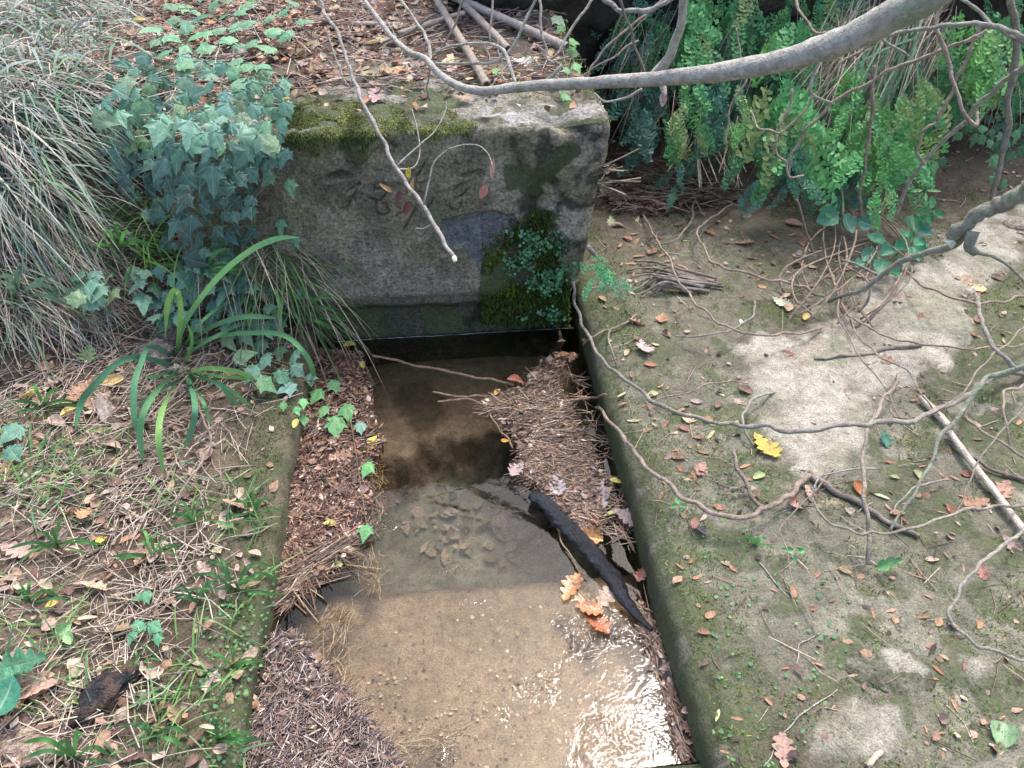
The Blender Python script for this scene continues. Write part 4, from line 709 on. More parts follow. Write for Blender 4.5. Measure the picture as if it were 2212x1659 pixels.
# forked lower branch at the right edge, with its pale saw cut
lo = branch('lichened branch entering from the right edge, forked beside a white saw cut', [(2235, 375), (2212, 402), (2151, 445), (2092, 484), (2055, 516)], 42, 26, 'd', 1.75, 1.95, (.85, .9, .8), .36, 'sawn_branch', kids=[
  ([(2057, 515), (2043, 525)], 22, 22, 1.952, 1.96, 'd', 'saw_cut', M_pale), ([(2085, 500), (2060, 530), (1990, 547), (1930, 580), (1870, 620), (1790, 650)], 17, 9, 1.93, 2.25, 'd', 'lower_fork'),
  ([(2100, 500), (2094, 530), (2108, 552)], 28, 20, 1.9, 1.92, 'd', 'stub'), ([(2104, 545), (2150, 556), (2190, 585), (2225, 625)], 9, 7, 1.92, 1.9), ([(1900, 598), (1850, 570), (1818, 560)], 7, 6, 2.2, 2.3)])
G_ = [('long curved branch arching over the paving from the block foot to the right edge', [(1238, 608), (1240, 650), (1260, 710), (1300, 772), (1350, 821), (1409, 864), (1467, 892), (1526, 907), (1604, 919), (1682, 929), (1772, 929), (1838, 917), (1936, 911), (2014, 892), (2092, 853), (2151, 813), (2225, 798)], 7, 15, 'a', .02, .18, (.95, .92, .84), .30),
 ('bow-shaped branch lying from the basin edge to the tip of the pale slab', [(1287, 878), (1310, 905), (1350, 948), (1389, 997), (1428, 1036), (1475, 1075), (1526, 1103), (1584, 1116), (1624, 1114), (1670, 1095), (1713, 1064), (1745, 1028)], 8, 15, 'a', .015, .05, TAN, .1),
 ('short dark stub branch leaning into the bow-shaped branch', [(1582, 974), (1592, 1013), (1620, 1064), (1655, 1099)], 9, 11, 'l', .04, .015, (.8, .72, .65), .1),
 ('thick brown branch lying below the tip of the pale slab', [(1745, 1024), (1780, 1044), (1858, 1087), (1909, 1122), (1985, 1158)], 16, 11, 'l', .01, .01, (.8, .73, .66), .12),
 ('upright-looking branch crossing the thick brown one, ending on the moss', [(1944, 808), (1909, 860), (1877, 915), (1866, 970), (1866, 1048), (1875, 1126), (1873, 1218)], 8, 11, 'a', .02, .10, (1.05, .95, .85), .15),
 ('lichen-green branch hanging down over the right side of the paving', [(2225, 790), (2131, 812), (2073, 892), (2034, 942), (2006, 1009), (1975, 1067), (1924, 1146)], 14, 6, 'l', .25, .03, (.9, 1, .85), .46),
 ('thin hoop of a twig curving round below the thick brown branch', [(1756, 1075), (1764, 1099), (1799, 1134), (1858, 1153), (1936, 1149), (2014, 1126), (2092, 1099), (2225, 1090)], 6, 8, 'a', .03, .06, (1, .95, .85), .2),
 ('arched twig rising from the slab tip to the right', [(1754, 1068), (1758, 1050), (1772, 1032), (1819, 1017), (1897, 1013)], 5, 4, 'a', .02, .03, PALE, .1),
 ('thick dark twig lying level across the slab', [(1760, 776), (1819, 769), (1897, 759), (1991, 747)], 6, 8, 'l', .01, .012, (.85, .78, .7), .1),
 ('long thin twig running level from the tangle to the right edge', [(2225, 739), (2112, 753), (2014, 747), (1936, 735), (1858, 696), (1815, 669)], 5, 5, 'a', .03, .04, TAN, .1),
 ('sagging twig near the sawn branch', [(2225, 638), (2170, 653), (2112, 657), (2053, 641), (1995, 618), (1960, 587)], 6, 6, 'a', .05, .05, TAN, .15),
 ('grey stem dropping from the sagging twig to the lichened branches', [(2108, 634), (2120, 696), (2147, 747), (2190, 790), (2228, 806)], 9, 12, 'a', .08, .06, (.95, .95, .92), .25),
 ('small side twig on the moss left of the slab', [(1416, 864), (1467, 852), (1526, 829), (1584, 823), (1616, 829)], 4, 4, 'a', .02, .03, TAN, .1),
 ('mossy crooked twig beside the yellow oak leaf', [(1674, 845), (1624, 864), (1604, 892), (1608, 931), (1624, 962)], 7, 7, 'a', .01, .03, GR, .42),
 ('arched twig on the paving near the white oak leaf', [(1631, 649), (1624, 685), (1584, 712), (1526, 724), (1459, 726)], 5, 4, 'a', .02, .04, GR, .25),
 ('kinked twig at the right edge beside the cane', [(2085, 872), (2088, 903), (2124, 935), (2225, 995)], 6, 7, 'a', .04, .03, TAN, .15),
 ('hooked twig over the upper end of the cane at the right edge', [(2225, 822), (2170, 845), (2167, 892), (2182, 962)], 7, 5, 'a', .05, .05, TAN, .1),
 ('brown branch lying under the pale cane', [(2053, 954), (2131, 1009), (2225, 1040)], 8, 10, 'l', .01, .01, (.75, .68, .6), .1),
 ('long hook-shaped branch at the lower right edge', [(2225, 1132), (2150, 1190), (2080, 1260), (2050, 1320), (2060, 1350), (2110, 1395), (2180, 1420), (2225, 1426)], 9, 8, 'a', .04, .07, (1, .98, .92), .15),
 ('short bent twig right of the branch crossing', [(2049, 1034), (1975, 1052), (1952, 1075), (1928, 1110)], 5, 4, 'a', .02, .02, PALE, .1),
 ('thin twig draped over the paving from the slot to the tangle', [(1389, 465), (1412, 504), (1444, 555), (1467, 609), (1500, 655), (1545, 696), (1592, 716), (1643, 724), (1721, 720), (1776, 708)], 5, 6, 'a', .02, .08, TAN, .08),
 ('kinked twig running from the fern foot to the tangle', [(1580, 441), (1518, 484), (1506, 508), (1534, 563), (1569, 582), (1663, 606), (1741, 621), (1780, 641)], 5, 7, 'a', .02, .05, TAN, .08),
 ('curved twig on the mud right of the block', [(1506, 426), (1498, 469), (1463, 516), (1416, 527)], 5, 4, 'a', .015, .03, TAN, .05),
 ('twig forking off over the basin rim below the fern tuft', [(1258, 745), (1290, 722), (1325, 708), (1372, 680)], 4, 5, 'l', .02, .01, TAN, .05),
 ('bent little twig standing on the rim moss', [(1330, 788), (1322, 760), (1314, 735), (1318, 712)], 5, 5, 'a', .01, .02, (.95, .88, .8), .05),
 ('thin zigzag twig on the moss of the lower paving', [(1800, 1010), (1770, 1050), (1740, 1080), (1685, 1143), (1690, 1165), (1710, 1250), (1735, 1300), (1765, 1370)], 4, 3, 'a', .01, .02, (.9, .8, .7), .05),
 ('straight pale stalk on the moss of the lower paving', [(1640, 1215), (1668, 1250), (1706, 1292)], 3, 3, 'l', .006, .006, PALE, 0),
 ('bent pale stalk below the straight one', [(1770, 1368), (1726, 1392), (1718, 1440)], 3.5, 3, 'l', .006, .006, PALE, 0),
 ('long thin stalk lying near the lower edge', [(1650, 1659), (1685, 1590), (1750, 1530), (1810, 1490)], 3.5, 3, 'l', .008, .006, PALE, 0),
 ('short dead stick in the slot beside the block corner', [(1271, 530), (1282, 548), (1290, 562)], 11, 10, 'l', .02, .02, (.9, .85, .85), 0),
 ('fine looping twig over the slab beside the tangle', [(1820, 660), (1850, 720), (1900, 770), (1960, 800), (1990, 850), (2040, 905)], 4, 4, 'a', .02, .06, TAN, .1),
 ('thin crossing twig over the slab and moss', [(1820, 600), (1812, 690), (1850, 760), (1920, 850), (1945, 905)], 4, 4, 'a', .03, .05, TAN, .1),
 ('fine twig crossing the lichened branches towards the lower right', [(2225, 700), (2150, 760), (2080, 850), (2000, 900), (1930, 900)], 5, 4, 'a', .1, .05, TAN, .2),
 ('small twig hanging over the moss at the right edge', [(2212, 880), (2160, 935), (2120, 985), (2085, 1060), (2060, 1130)], 4, 4, 'a', .06, .04, (.9, .85, .75), .2),
 ('crooked twig on the straw below the strap-leaved clump', [(170, 965), (330, 905), (440, 768), (485, 757)], 5, 5, 'l', .03, .04, TAN, .05),
 ('long tan twig curving down the left bank to the lower grass', [(420, 850), (455, 940), (440, 990), (380, 1080), (330, 1130)], 5, 5, 'a', .01, .03, TAN, .02),
 ('thin twig running level behind the strap-leaved clump', [(90, 735), (170, 712), (260, 722), (345, 745)], 5, 4, 'l', .02, .03, TAN, .02),
 ('long straight dry stem lying above the charred wood', [(140, 1370), (250, 1345), (360, 1295), (420, 1265)], 6, 4, 'l', .03, .03, (1.25, 1.1, .95), 0),
 ('brown stem lying across the left bank near the rim', [(400, 1180), (470, 1170), (560, 1150), (600, 1130)], 4, 4, 'l', .012, .012, TAN, 0)]
for lab, pts, w0, w1, md, a, b, tint, li in G_: branch(lab, pts, w0*.88, w1*.86, md, a, b, tint, li, 'fallen_twig', 'twig', group='twigs lying on the ground')
# twigs in the water
for lab, pts, w0, w1 in [('long thin reddish twig floating from the far left corner to the reed raft', [(805, 766), (900, 790), (1000, 808), (1110, 832)], 5, 6), ('short twig poking left from the reed raft', [(935, 845), (1000, 858), (1060, 858)], 4, 5), ('forked twig at the left tip of the reed raft', [(945, 868), (1010, 862), (1040, 872), (1080, 930), (1108, 968)], 4, 4),
    ('bent twig at the right wall under water light', [(1225, 862), (1280, 860), (1310, 852)], 5, 5), ('thin straw leaning over the black log', [(1198, 1120), (1215, 1175), (1240, 1215), (1270, 1245)], 4, 3), ('pale stalk lying along the edge of the near raft', [(727, 1440), (760, 1500), (800, 1570), (830, 1600)], 5, 4)]:
    o = branch(lab, pts, w0, w1, 'l', .008, .012, (1.0, .72, .5), 0, 'floating_twig', 'twig', group='twigs floating in the basin')
    o.data.materials[0] = M_wet if False else M_bark
# black wet log
SEED[0] += 1; pts = [(1146, 1068), (1172, 1082), (1200, 1112), (1245, 1160), (1292, 1212), (1330, 1262), (1345, 1292), (1372, 1325), (1408, 1366)]; P, d = path3(pts, 'l', .022, .008); ww = np.array([30, 42, 45, 46, 45, 43, 34, 24, 9])
P[:, 2] = np.maximum(P[:, 2], .012); o = link('charred_log', tube('charred_log', P-P[0], ww*.5*d/FP, M_char, 24, .13, 77, 12, .6), loc=P[0], label='black charred log floating wet against the right wall', cat='log'); o.color = (1, 1, 1, .28)
# bamboo canes
def cane(label, pts, wpx, lift0, lift1, tint, nodes=4, group='dead canes on the terrace', mode='l'):
    P, d = path3(pts, mode, lift0, lift1); a, b = Vector(P[0]), Vector(P[-1]); L = (b-a).length; dv_ = (b-a).normalized(); nv_ = Vector((.3, .2, 1)); nv_ -= dv_*nv_.dot(dv_); r = wpx*.5*np.mean(d)/FP; M = frame(a, nv_, b-a)
    ns = 12; an = np.arange(ns)/ns*2*math.pi; zs = []; rs = []
    for k in range(nodes):
        z0 = L*k/nodes; zs += [z0+.004, z0+.010, z0+L/nodes*.5, z0+L/nodes-.010]; rs += [1.10, .97, .95, .98]
    zs += [L]; rs += [1.0]; zs = np.array(zs); rs = np.array(rs)*r
    zs = np.concatenate([zs, [L, L-.03]]); rs = np.concatenate([rs, [r*.72, r*.70]]); zs = np.concatenate([[.03, 0], zs]); rs = np.concatenate([[r*.7, r*.72], rs])
    wob = .3*r*np.sin(zs/L*5+1); V = np.stack([rs[:, None]*np.cos(an)+wob[:, None], np.broadcast_to(zs[:, None], (len(zs), ns)), rs[:, None]*np.sin(an)], -1).reshape(-1, 3); F = gridF(len(zs), ns); i = np.arange(len(zs)*ns).reshape(-1, ns); Fw = np.stack([i[:-1, -1], i[1:, -1], i[1:, 0], i[:-1, 0]], -1)
    e = len(V); V = np.concatenate([V, [[wob[0], zs[0]+.0, 0]], [[wob[-1], zs[-1], 0]]]); t1 = np.stack([i[0], np.roll(i[0], -1), np.full(ns, e)], -1); t2 = np.stack([np.roll(i[-1], -1), i[-1], np.full(ns, e+1)], -1)
    o = link('cane', mesh_np('cane', V, [F, Fw, t1, t2], None, M_cane), M=M, label=label, cat='cane', group=group); o.color = (*tint, .12); return o
cane('hollow grey-brown cane pointing down at the block with its open end', [(940, -10), (975, 51), (1051, 184)], 17, .04, .03, (.85, .80, .74), 5)
cane('pinkish brown cane beside the open-ended one, middle of the pile', [(985, -10), (1010, 31), (1097, 106)], 16, .05, .025, (.95, .88, .85), 4)
cane('longest pale grey cane, right one of the pile', [(940, -25), (1023, 17), (1225, 102)], 18, .05, .03, (1.05, 1.02, 1.02), 6)
cane('weathered cane lying level at the left of the pile', [(765, 52), (866, 54)], 12, .015, .015, (1, .95, .9), 3)
cane('thin cane running up into the middle of the pile', [(858, 73), (1003, 28)], 12, .02, .04, (.95, .88, .82), 4)
cane('short thin cane lying at the back of the terrace', [(1060, 4), (1160, 22), (1232, 44)], 11, .02, .02, (.8, .75, .7), 4)
cane('upper piece of the snapped white cane at the right edge', [(1990, 857), (2050, 922)], 15, .02, .02, (1.6, 1.55, 1.5), 3, 'snapped white cane')
cane('lower long piece of the snapped white cane at the right edge', [(2051, 932), (2235, 1180)], 15, .02, .02, (1.6, 1.55, 1.5), 6, 'snapped white cane')
cane('small broken piece of pale cane at the near end of the paving', [(1870, 1655), (1905, 1625)], 13, .008, .008, (1.5, 1.4, 1.25), 1, 'loose cane pieces')
# bundle of thin twigs on the paving
def bundle(name, label, specs, tint, w0=4, w1=6, cat='twig bundle'):
    P, d = surf(*specs[0][0][0]); root = thing(name, label, cat, P[0])
    for pts, md, a, b in specs:
        SEED[0] += 1; P, d = path3(pts, md, a, b); f = np.linspace(0, 1, len(P)); c = link('twig', tube('twig', P-np.array(root.location), (w0+(w1-w0)*f)*.5*d/FP*R.uniform(.7, 1.25), M_bark, 6, seed=SEED[0], per=4), parent=root); k = R.uniform(.75, 1.15); c.color = (tint[0]*k, tint[1]*k, tint[2]*k, .05)
    return root
sp_ = []
for i in range(18):
    q = i/17; a0 = (1362+R.uniform(-10, 60), 570+72*q+R.uniform(-8, 8)); m1 = (1440+R.uniform(-14, 14), 578+34*q+R.uniform(-7, 7)); e = (1520+R.uniform(-30, 45), 606+18*q+R.uniform(-8, 8)); sp_.append(([a0, ((a0[0]+m1[0])/2, (a0[1]+m1[1])/2-6), m1, e], 'a', .01, R.uniform(.01, .045)))
bundle('twig_bundle', 'fan of grey dead twigs lying on the paving right of the fern tuft', sp_, (.85, .8, .76))
sp_ = []
for i in range(17):
    x0 = R.uniform(1780, 1930); y0 = R.uniform(400, 580); x1 = R.uniform(1690, 1900); y1 = R.uniform(600, 720); bx = R.choice((-1, 1))*R.uniform(30, 110)
    sp_.append(([(x0, y0), (x0*.65+x1*.35+bx, y0*.65+y1*.35), (x0*.3+x1*.7+bx*.8, y0*.3+y1*.7), (x1, y1)], 'a', R.uniform(.005, .05), R.uniform(.01, .09)))
bundle('root_tangle', 'tangle of thin tan roots arching over the paving below the bramble shoot', sp_, TAN, 3, 5, 'root tangle')
sp_ = [([(1545+i*7+R.uniform(-4, 4), 255+R.uniform(-10, 20)), (1548+i*7+R.uniform(-20, 20), 310), (1560+i*4+R.uniform(-40, 30), 385+R.uniform(-20, 25))], 'd', 2.62, 2.5) for i in range(-6, 9)]
sp_ += [([(1480+i*8, 290+R.uniform(-10, 10)), (1468+i*5, 330), (1450+i*6+R.uniform(-10, 10), 360+R.uniform(-10, 20))], 'd', 2.6, 2.55) for i in range(4)]
bundle('hanging_roots', 'dry tuft of thin roots hanging between two ferns at the rock wall', sp_, (1.0, .88, .78), 3, 2.4, 'roots')
# sticks washed into the slot behind the block
NEST = [(1318, 345), (1370, 345), (1470, 380), (1560, 420), (1590, 440), (1500, 450), (1420, 470), (1330, 455), (1300, 430)]
P, u, v = ground_pts(NEST, 620, 8, (.0, .035)); n = len(P); a = rng.normal(size=n)*.6; D = unit(np.stack([np.cos(a), np.sin(a), rng.normal(size=n)*.15], -1)); V, F, bi = prisms(P, D, rng.uniform(.04, .20, n), rng.uniform(.001, .0032, n), .06)
link('washed_sticks', mesh_np('washed_sticks', V, F, palette([(.17, .12, .09), (.28, .21, .16), (.09, .06, .05), (.36, .28, .22)], n)[bi], M_straw), kind='stuff', label='washed-up sticks heaped in the slot between block and ferns', cat='sticks')
P, u, v = ground_pts(NEST+[], 420, 10, (.0, .02)); n = len(P); V, F, bi = flakes(P, up(n, .4), rng.uniform(.015, .05, n), rng.uniform(.3, .8, n)); link('leaf_litter', mesh_np('leaf_litter', V, F, palette(BROWNC+[(.04, .03, .03)]*3, n)[bi]*.8, M_litter), kind='stuff', label='dark wet leaves among the sticks in the slot', cat='leaf litter')
# hanging dry grass above the ferns
def hang_grass(poly, n, cols, lab, L0, L1, w_, dd):
    u, v = pick_poly(poly, n, 10); P = atd(u, v, rng.uniform(*dd, n)); D = unit(rng.normal(size=(n, 3))*.3+np.array([-.35, -.25, -.75])); L = rng.uniform(L0, L1, n)
    V, F, bi, tau = ribbons(P, D, L, w_, L*.35, 4); link('hanging_grass', mesh_np('hanging_grass', V, F, palette(cols, n)[bi], M_straw), kind='stuff', label=lab, cat='grass')
hang_grass([(1340, 0), (1800, 0), (1980, 200), (1900, 360), (1500, 260), (1360, 200)], 420, [(.20, .15, .11), (.30, .23, .17), (.13, .10, .08)], 'thin dry stems hanging between the ferns', .10, .30, .0022, (2.5, 2.75))
hang_grass([(1820, -30), (2080, -30), (2050, 90), (1900, 150), (1780, 190), (1760, 120)], 650, [(.38, .30, .23), (.30, .23, .17), (.44, .37, .29)], 'dry grass hanging through the ferns behind the thick branch', .15, .4, .0028, (2.45, 2.75))
hang_grass([(1880, -30), (2030, -30), (1990, 120), (1850, 200)], 90, [(.12, .22, .12), (.15, .26, .14)], 'grey-green grass blades hanging among the ferns', .2, .4, .008, (2.4, 2.65))
hang_grass([(2050, 100), (2212, 100), (2212, 170), (2080, 180)], 160, [(.25, .19, .14), (.34, .27, .2)], 'short dry roots over the bare dark rock', .08, .2, .0024, (2.6, 2.8))
# ================================================================ leaves, plants, stones
def fanleaf(name, out, mat, veins, curl=.10, base=(0, 0), mid=.55, seed=0, wav=.02):
    """leaf from an outline (list of (x,y)); veins marks outline vertices on a vein; a ring at mid keeps the surface curved"""
    o = np.array(out, float); n = len(o); b = np.array(base); m = b+(o-b)*mid; r_ = np.random.default_rng(seed)
    V2 = np.vstack([b, m, o]); z = -curl*(V2[:, 0]**2*1.6+(V2[:, 1]-.4)**2*.9) + wav*r_.normal(size=len(V2))*(np.r_[0, np.full(n, .5), np.ones(n)])
    ve = np.r_[1, np.asarray(veins)*1.0, np.asarray(veins)*.96]
    z = z - .03*np.r_[0, np.asarray(veins), np.asarray(veins)]*1.0
    i = np.arange(n-1); t = np.stack([0*i, 1+i, 2+i], -1); q = np.stack([1+i, n+1+i, n+2+i, 2+i], -1)
    V = np.column_stack([V2, z]); return mesh_np(name, V, [t, q], None, mat, extra={'Vein': ve})
def ivy_mesh(seed, five=True):
    r_ = np.random.default_rng(seed); j = lambda a: a*(1+r_.uniform(-.10, .10))
    # angle from the tip direction, radius; petiole joins at the origin in the notch
    c = (0, .32); P = []; ve = []
    q_ = r_.uniform(-.05, .07); tips = [(-128, .38), (-68, .54), (0, .80-q_), (68, .54), (128, .38)]
    sinus = [(-97, .36), (-34, .42+q_), (34, .42+q_), (97, .36)]
    seq = []
    for k in range(5):
        a, rr = tips[k]; rr = j(rr); seq += [(a-13, rr*.72, 0), (a, rr, 1), (a+13, rr*.72, 0)]
        if k < 4: seq.append((sinus[k][0], j(sinus[k][1]), 0))
    for a, rr, v in seq: P.append((c[0]+rr*math.sin(rad(a)), c[1]+rr*math.cos(rad(a)))); ve.append(v)
    P = [(.03, .02)] [:0] + P; P = [(-.02, .0)]+P+[(.02, .0)]; ve = [0]+ve+[0]
    return fanleaf('ivy_leaf', P, M_ivy, ve, .12+.25*r_.uniform(), (0, .12), .5, seed, .02)
IVY = [ivy_mesh(s_) for s_ in range(12)]
def oak_mesh(seed, mat):
    r_ = np.random.default_rng(seed); lob = 4; n = 34; R_, L_ = [], []; ve = []
    for i in range(n+1):
        y = i/n; env = .38*math.sin(math.pi*min(1, y*.93+.04))**.8*(.45+.75*y); l = .42+.62*abs(math.sin(y*math.pi*(lob+.4)))**.8
        R_.append((env*l*(1+r_.uniform(-.08, .08)), y)); L_.append((-env*l*(1+r_.uniform(-.08, .08)), y))
    st_n = n+1; V = []; ve = []; cz = r_.uniform(.3, 1.2); tw = r_.uniform(-.5, .5); by = r_.uniform(-.25, .35)
    for i in range(st_n):
        y = i/n
        for x in (L_[i][0], L_[i][0]*.5, 0, R_[i][0]*.5, R_[i][0]):
            V.append((x, y, cz*x*x*1.8+tw*x*(y-.3)+by*(y-.5)**2-.02*(x == 0)+.012*r_.normal())); ve.append(1.0 if x == 0 else .0)
    F = gridF(st_n, 5); return mesh_np('oak_leaf', np.array(V), F, None, mat, extra={'Vein': np.array(ve)})
OAK = [oak_mesh(s_, M_dry) for s_ in range(6)]; OAKW = [oak_mesh(s_+10, M_wetleaf) for s_ in range(4)]
def ovate_mesh(seed, asp, mat, name='small_leaf', tooth=0.0):
    r_ = np.random.default_rng(seed); n = 9; V = []; ve = []; cz = r_.uniform(.2, 1.6)*(.3/asp)**.5; by = r_.uniform(-.3, .5)
    for i in range(n+1):
        y = i/n; wd = asp*.5*max(.02, math.sin(math.pi*(y**.85)))**.75*(1+tooth*(i % 2))
        for x in (-wd, -wd*.5, 0, wd*.5, wd): V.append((x, y, cz*x*x*3+by*(y-.5)**2-.015*(x == 0)+.008*r_.normal())); ve.append(1. if x == 0 else 0.)
    return mesh_np(name, np.array(V), gridF(n+1, 5), None, mat, extra={'Vein': np.array(ve)})
LANCE = [ovate_mesh(s_, .26, M_dry, 'narrow_leaf') for s_ in range(4)]; OVAL = [ovate_mesh(s_+5, .55, M_dry, 'oval_leaf') for s_ in range(4)]; OVALW = [ovate_mesh(s_+9, .55, M_wetleaf, 'oval_leaf') for s_ in range(2)]
ROUND = [ovate_mesh(s_+12, .85, M_ivy, 'round_leaf', .12) for s_ in range(3)]
PINK, TANC, ORG, YEL, LIM, GRY, BRN, DBR, RED, CRM = (.46, .29, .24), (.50, .38, .26), (.50, .24, .09), (.66, .52, .16), (.40, .44, .18), (.40, .35, .34), (.28, .16, .10), (.10, .06, .05), (.36, .13, .08), (.58, .50, .38)
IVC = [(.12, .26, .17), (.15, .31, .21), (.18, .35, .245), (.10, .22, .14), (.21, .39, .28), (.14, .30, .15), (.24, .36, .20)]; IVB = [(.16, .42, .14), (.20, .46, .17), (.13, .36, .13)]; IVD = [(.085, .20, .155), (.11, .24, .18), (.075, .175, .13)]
def img_dir(P, du, dv):
    """world direction, roughly in the surface seen from the camera, of an image step (du right, dv down)"""
    r = Vector((1, 0, 0)); dn = Vector((0, -sp, -cp)); return r*du+dn*dv
def leafM(u, v, size, nrm, ang, lift, jit=.25, depth=None):
    """leaf whose base is near (u,v), tip pointing ang degrees clockwise from image-up, size in photo units across its length"""
    if depth is None: P, d = surf(u, v); P, d = P[0], d[0]
    else: P, d = atd(float(u), float(v), depth), depth
    P = P+np.array([0, 0, lift]) if depth is None else P
    n = Vector(nrm)+Vector((R.gauss(0, jit), R.gauss(0, jit), 0)); a = rad(ang); t = img_dir(P, math.sin(a), -math.cos(a)); sc = size*d/FP; n.normalize()
    M = frame(P, n, t, sc); return M @ Matrix.Translation((0, -.45, 0)) if depth is None else M
def mul(c, k): return tuple(min(.9, x*k*R.uniform(.95, 1.05)) for x in c)
# ---- ivy ---------------------------------------------------------------------------
def stemline(root, pts, w_, tint=(.7, .6, .45)):
    SEED[0] += 1; P = np.array(pts); c = link('stem', tube('stem', P-np.array(root.location), w_, M_bark, 5, seed=SEED[0], per=4), parent=root); c.color = (*tint, 0)
def ivy_patch(label, spots, cols, face=(0, -.55, .8), dn=180, spread_=45, lift=(.02, .08), jit=.35, meshes=IVY, name='ivy', cat='ivy', stems=4, lname='ivy_leaf', mind=None):
    us = np.array([s_[0] for s_ in spots]); vs = np.array([s_[1] for s_ in spots]); P, d = surf(us, vs); root = thing(name, label, cat, P[np.argmin(P[:, 2])]); pts = []
    for i, s_ in enumerate(spots):
        sz = s_[2]; ang = s_[3] if len(s_) > 3 and s_[3] is not None else dn+R.gauss(0, spread_); lf = R.uniform(*lift); vert = face[2] > .75; dd = max(d[i]*(1-(lf+.012)/max(1.4-P[i][2], .3)) if vert else d[i]-lf*1.1, .6); Pp = atd(us[i], vs[i], dd)
        n = Vector(face)+Vector((R.gauss(0, jit), R.gauss(0, jit)*.6, R.gauss(0, jit)*.5)); a = rad(ang); t = img_dir(Pp, math.sin(a), -math.cos(a))+n.normalized()*(-.15); M = frame(Pp, n, t, sz*dd/FP) @ Matrix.Translation((0, -.4, 0))
        o = link(lname, R.choice(meshes), parent=root, M=rel(M, root), color=mul(s_[4] if len(s_) > 4 else R.choice(cols), R.uniform(.8, 1.2))); pts.append(Pp)
        if i % 2 == 0:                                                          # leaf stalk down to the ground or wall
            stemline(root, [Pp+np.array([0, .004, -.004]), (Pp+P[i])/2+np.array([0, .01, .005]), P[i]], .0009, (.6, .55, .35)) if lf > .03 and i % 6 == 0 else None
    pts = np.array(pts)
    for k in range(stems):
        a = R.randrange(len(pts)); q = [pts[a]+np.array([0, .015, -.012])]
        for _ in range(5):
            dd = np.linalg.norm(pts-q[-1], axis=1); c = np.argsort(dd)[R.randrange(2, min(len(pts), 7))] if len(pts) > 7 else R.randrange(len(pts)); q.append(pts[c]+np.array([0, .015, -.012]))
        stemline(root, q, .0014)
    return root
def pd(poly, n, mind, jit=4):
    """blue-noise spots in a polygon"""
    u, v = pick_poly(poly, n*14, jit); out = []
    for a, b in zip(u, v):
        if all((a-x)**2+(b-y)**2 > mind**2 for x, y in out): out.append((a, b))
        if len(out) >= n: break
    return out
sp_ = [(a, b, R.uniform(32, 64)*(1 if b < 380 else .85), None, R.choice(IVC if b < 320 else IVD) if b < 380 else mul(R.choice(IVD), .65)) for a, b in pd([(230, 190), (330, 125), (450, 160), (560, 170), (620, 190), (590, 265), (605, 325), (565, 345), (550, 390), (530, 440), (515, 560), (440, 575), (370, 520), (310, 430), (230, 380), (215, 300)], 180, 20, 30)]  # light and shade put into leaf colour: paler towards the sky, darker hanging
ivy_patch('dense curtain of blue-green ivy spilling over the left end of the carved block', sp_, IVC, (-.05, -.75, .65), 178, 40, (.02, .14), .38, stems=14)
sp_ = [(a, b, R.uniform(34, 56), R.uniform(0, 360), R.choice([(.11, .27, .13), (.13, .31, .15), (.10, .24, .13)])) for a, b in pd([(330, 70), (380, 0), (640, -10), (660, 50), (600, 80), (560, 130), (560, 190), (420, 165), (340, 130)], 62, 27)]
ivy_patch('loose green ivy creeping over the brown litter of the terrace', sp_, IVC, (0, -.25, 1), 180, 60, (.01, .05), .25, stems=7)
sp_ = [(a, b, R.uniform(38, 60), None) for a, b in pd([(155, 590), (240, 590), (250, 640), (200, 665), (150, 640)], 14, 22)]
ivy_patch('small pale ivy cluster standing in dead grass at the left bank', sp_, IVC[2:], (0, -.4, .9), 170, 70, (.03, .08), .3, stems=2)
sp_ = [(a, b, R.uniform(34, 56), None) for a, b in pd([(280, 590), (430, 560), (560, 620), (600, 690), (560, 720), (460, 700), (330, 700), (290, 650)], 48, 26)]
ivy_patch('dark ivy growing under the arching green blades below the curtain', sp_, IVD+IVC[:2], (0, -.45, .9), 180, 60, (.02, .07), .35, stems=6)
sp_ = [(a, b, R.uniform(36, 58), None, R.choice(IVC)) for a, b in pd([(470, 720), (560, 730), (640, 770), (650, 830), (590, 850), (520, 780)], 17, 29)]
ivy_patch('grey-green ivy trailing off the left rim towards the raft of bark', sp_, IVC, (0, -.45, .9), 170, 60, (.015, .05), .3, stems=3)
sp_ = [(685, 850, 42, 200), (722, 832, 40, 150), (748, 885, 46, 160), (725, 915, 58, 180), (700, 885, 34, 200), (612, 875, 22, 180), (640, 885, 24, 150), (655, 868, 26, 180), (655, 905, 26, 170), (778, 920, 34, 170, IVC[4]), (795, 1008, 40, 200), (790, 1145, 40, 190), (620, 820, 30, 180, IVC[2]), (670, 815, 32, 170, IVC[2])]
ivy_patch('bright green ivy leaves lying on the left floating raft', [tuple(q) if len(q) > 4 else (*q, R.choice(IVB)) for q in sp_], IVB, (0, -.3, 1), 180, 40, (.012, .03), .2, stems=3)
sp_ = [(603, 325, 30, 200), (580, 383, 42, 230), (626, 400, 40, 170), (606, 485, 34, 180), (640, 520, 24, 170), (652, 633, 34, 120), (540, 455, 40, 180), (470, 560, 40, 180)]
ivy_patch('single small ivy leaves dangling on thin stems before the left part of the carved face', [(*q, R.choice([(.15, .31, .18), (.12, .26, .16)])) for q in sp_], IVC, (0, -.8, .6), 180, 30, (.03, .07), .2, stems=2)
sp_ = [(1205, 42, 40, 150, (.34, .42, .26)), (1212, 60, 26, 220), (1238, 90, 26, 80), (1240, 110, 34, 200), (1245, 142, 30, 160), (1218, 192, 26, 200), (1220, 208, 26, 120), (1225, 150, 24, 180), (1070, 150, 24, 170)]
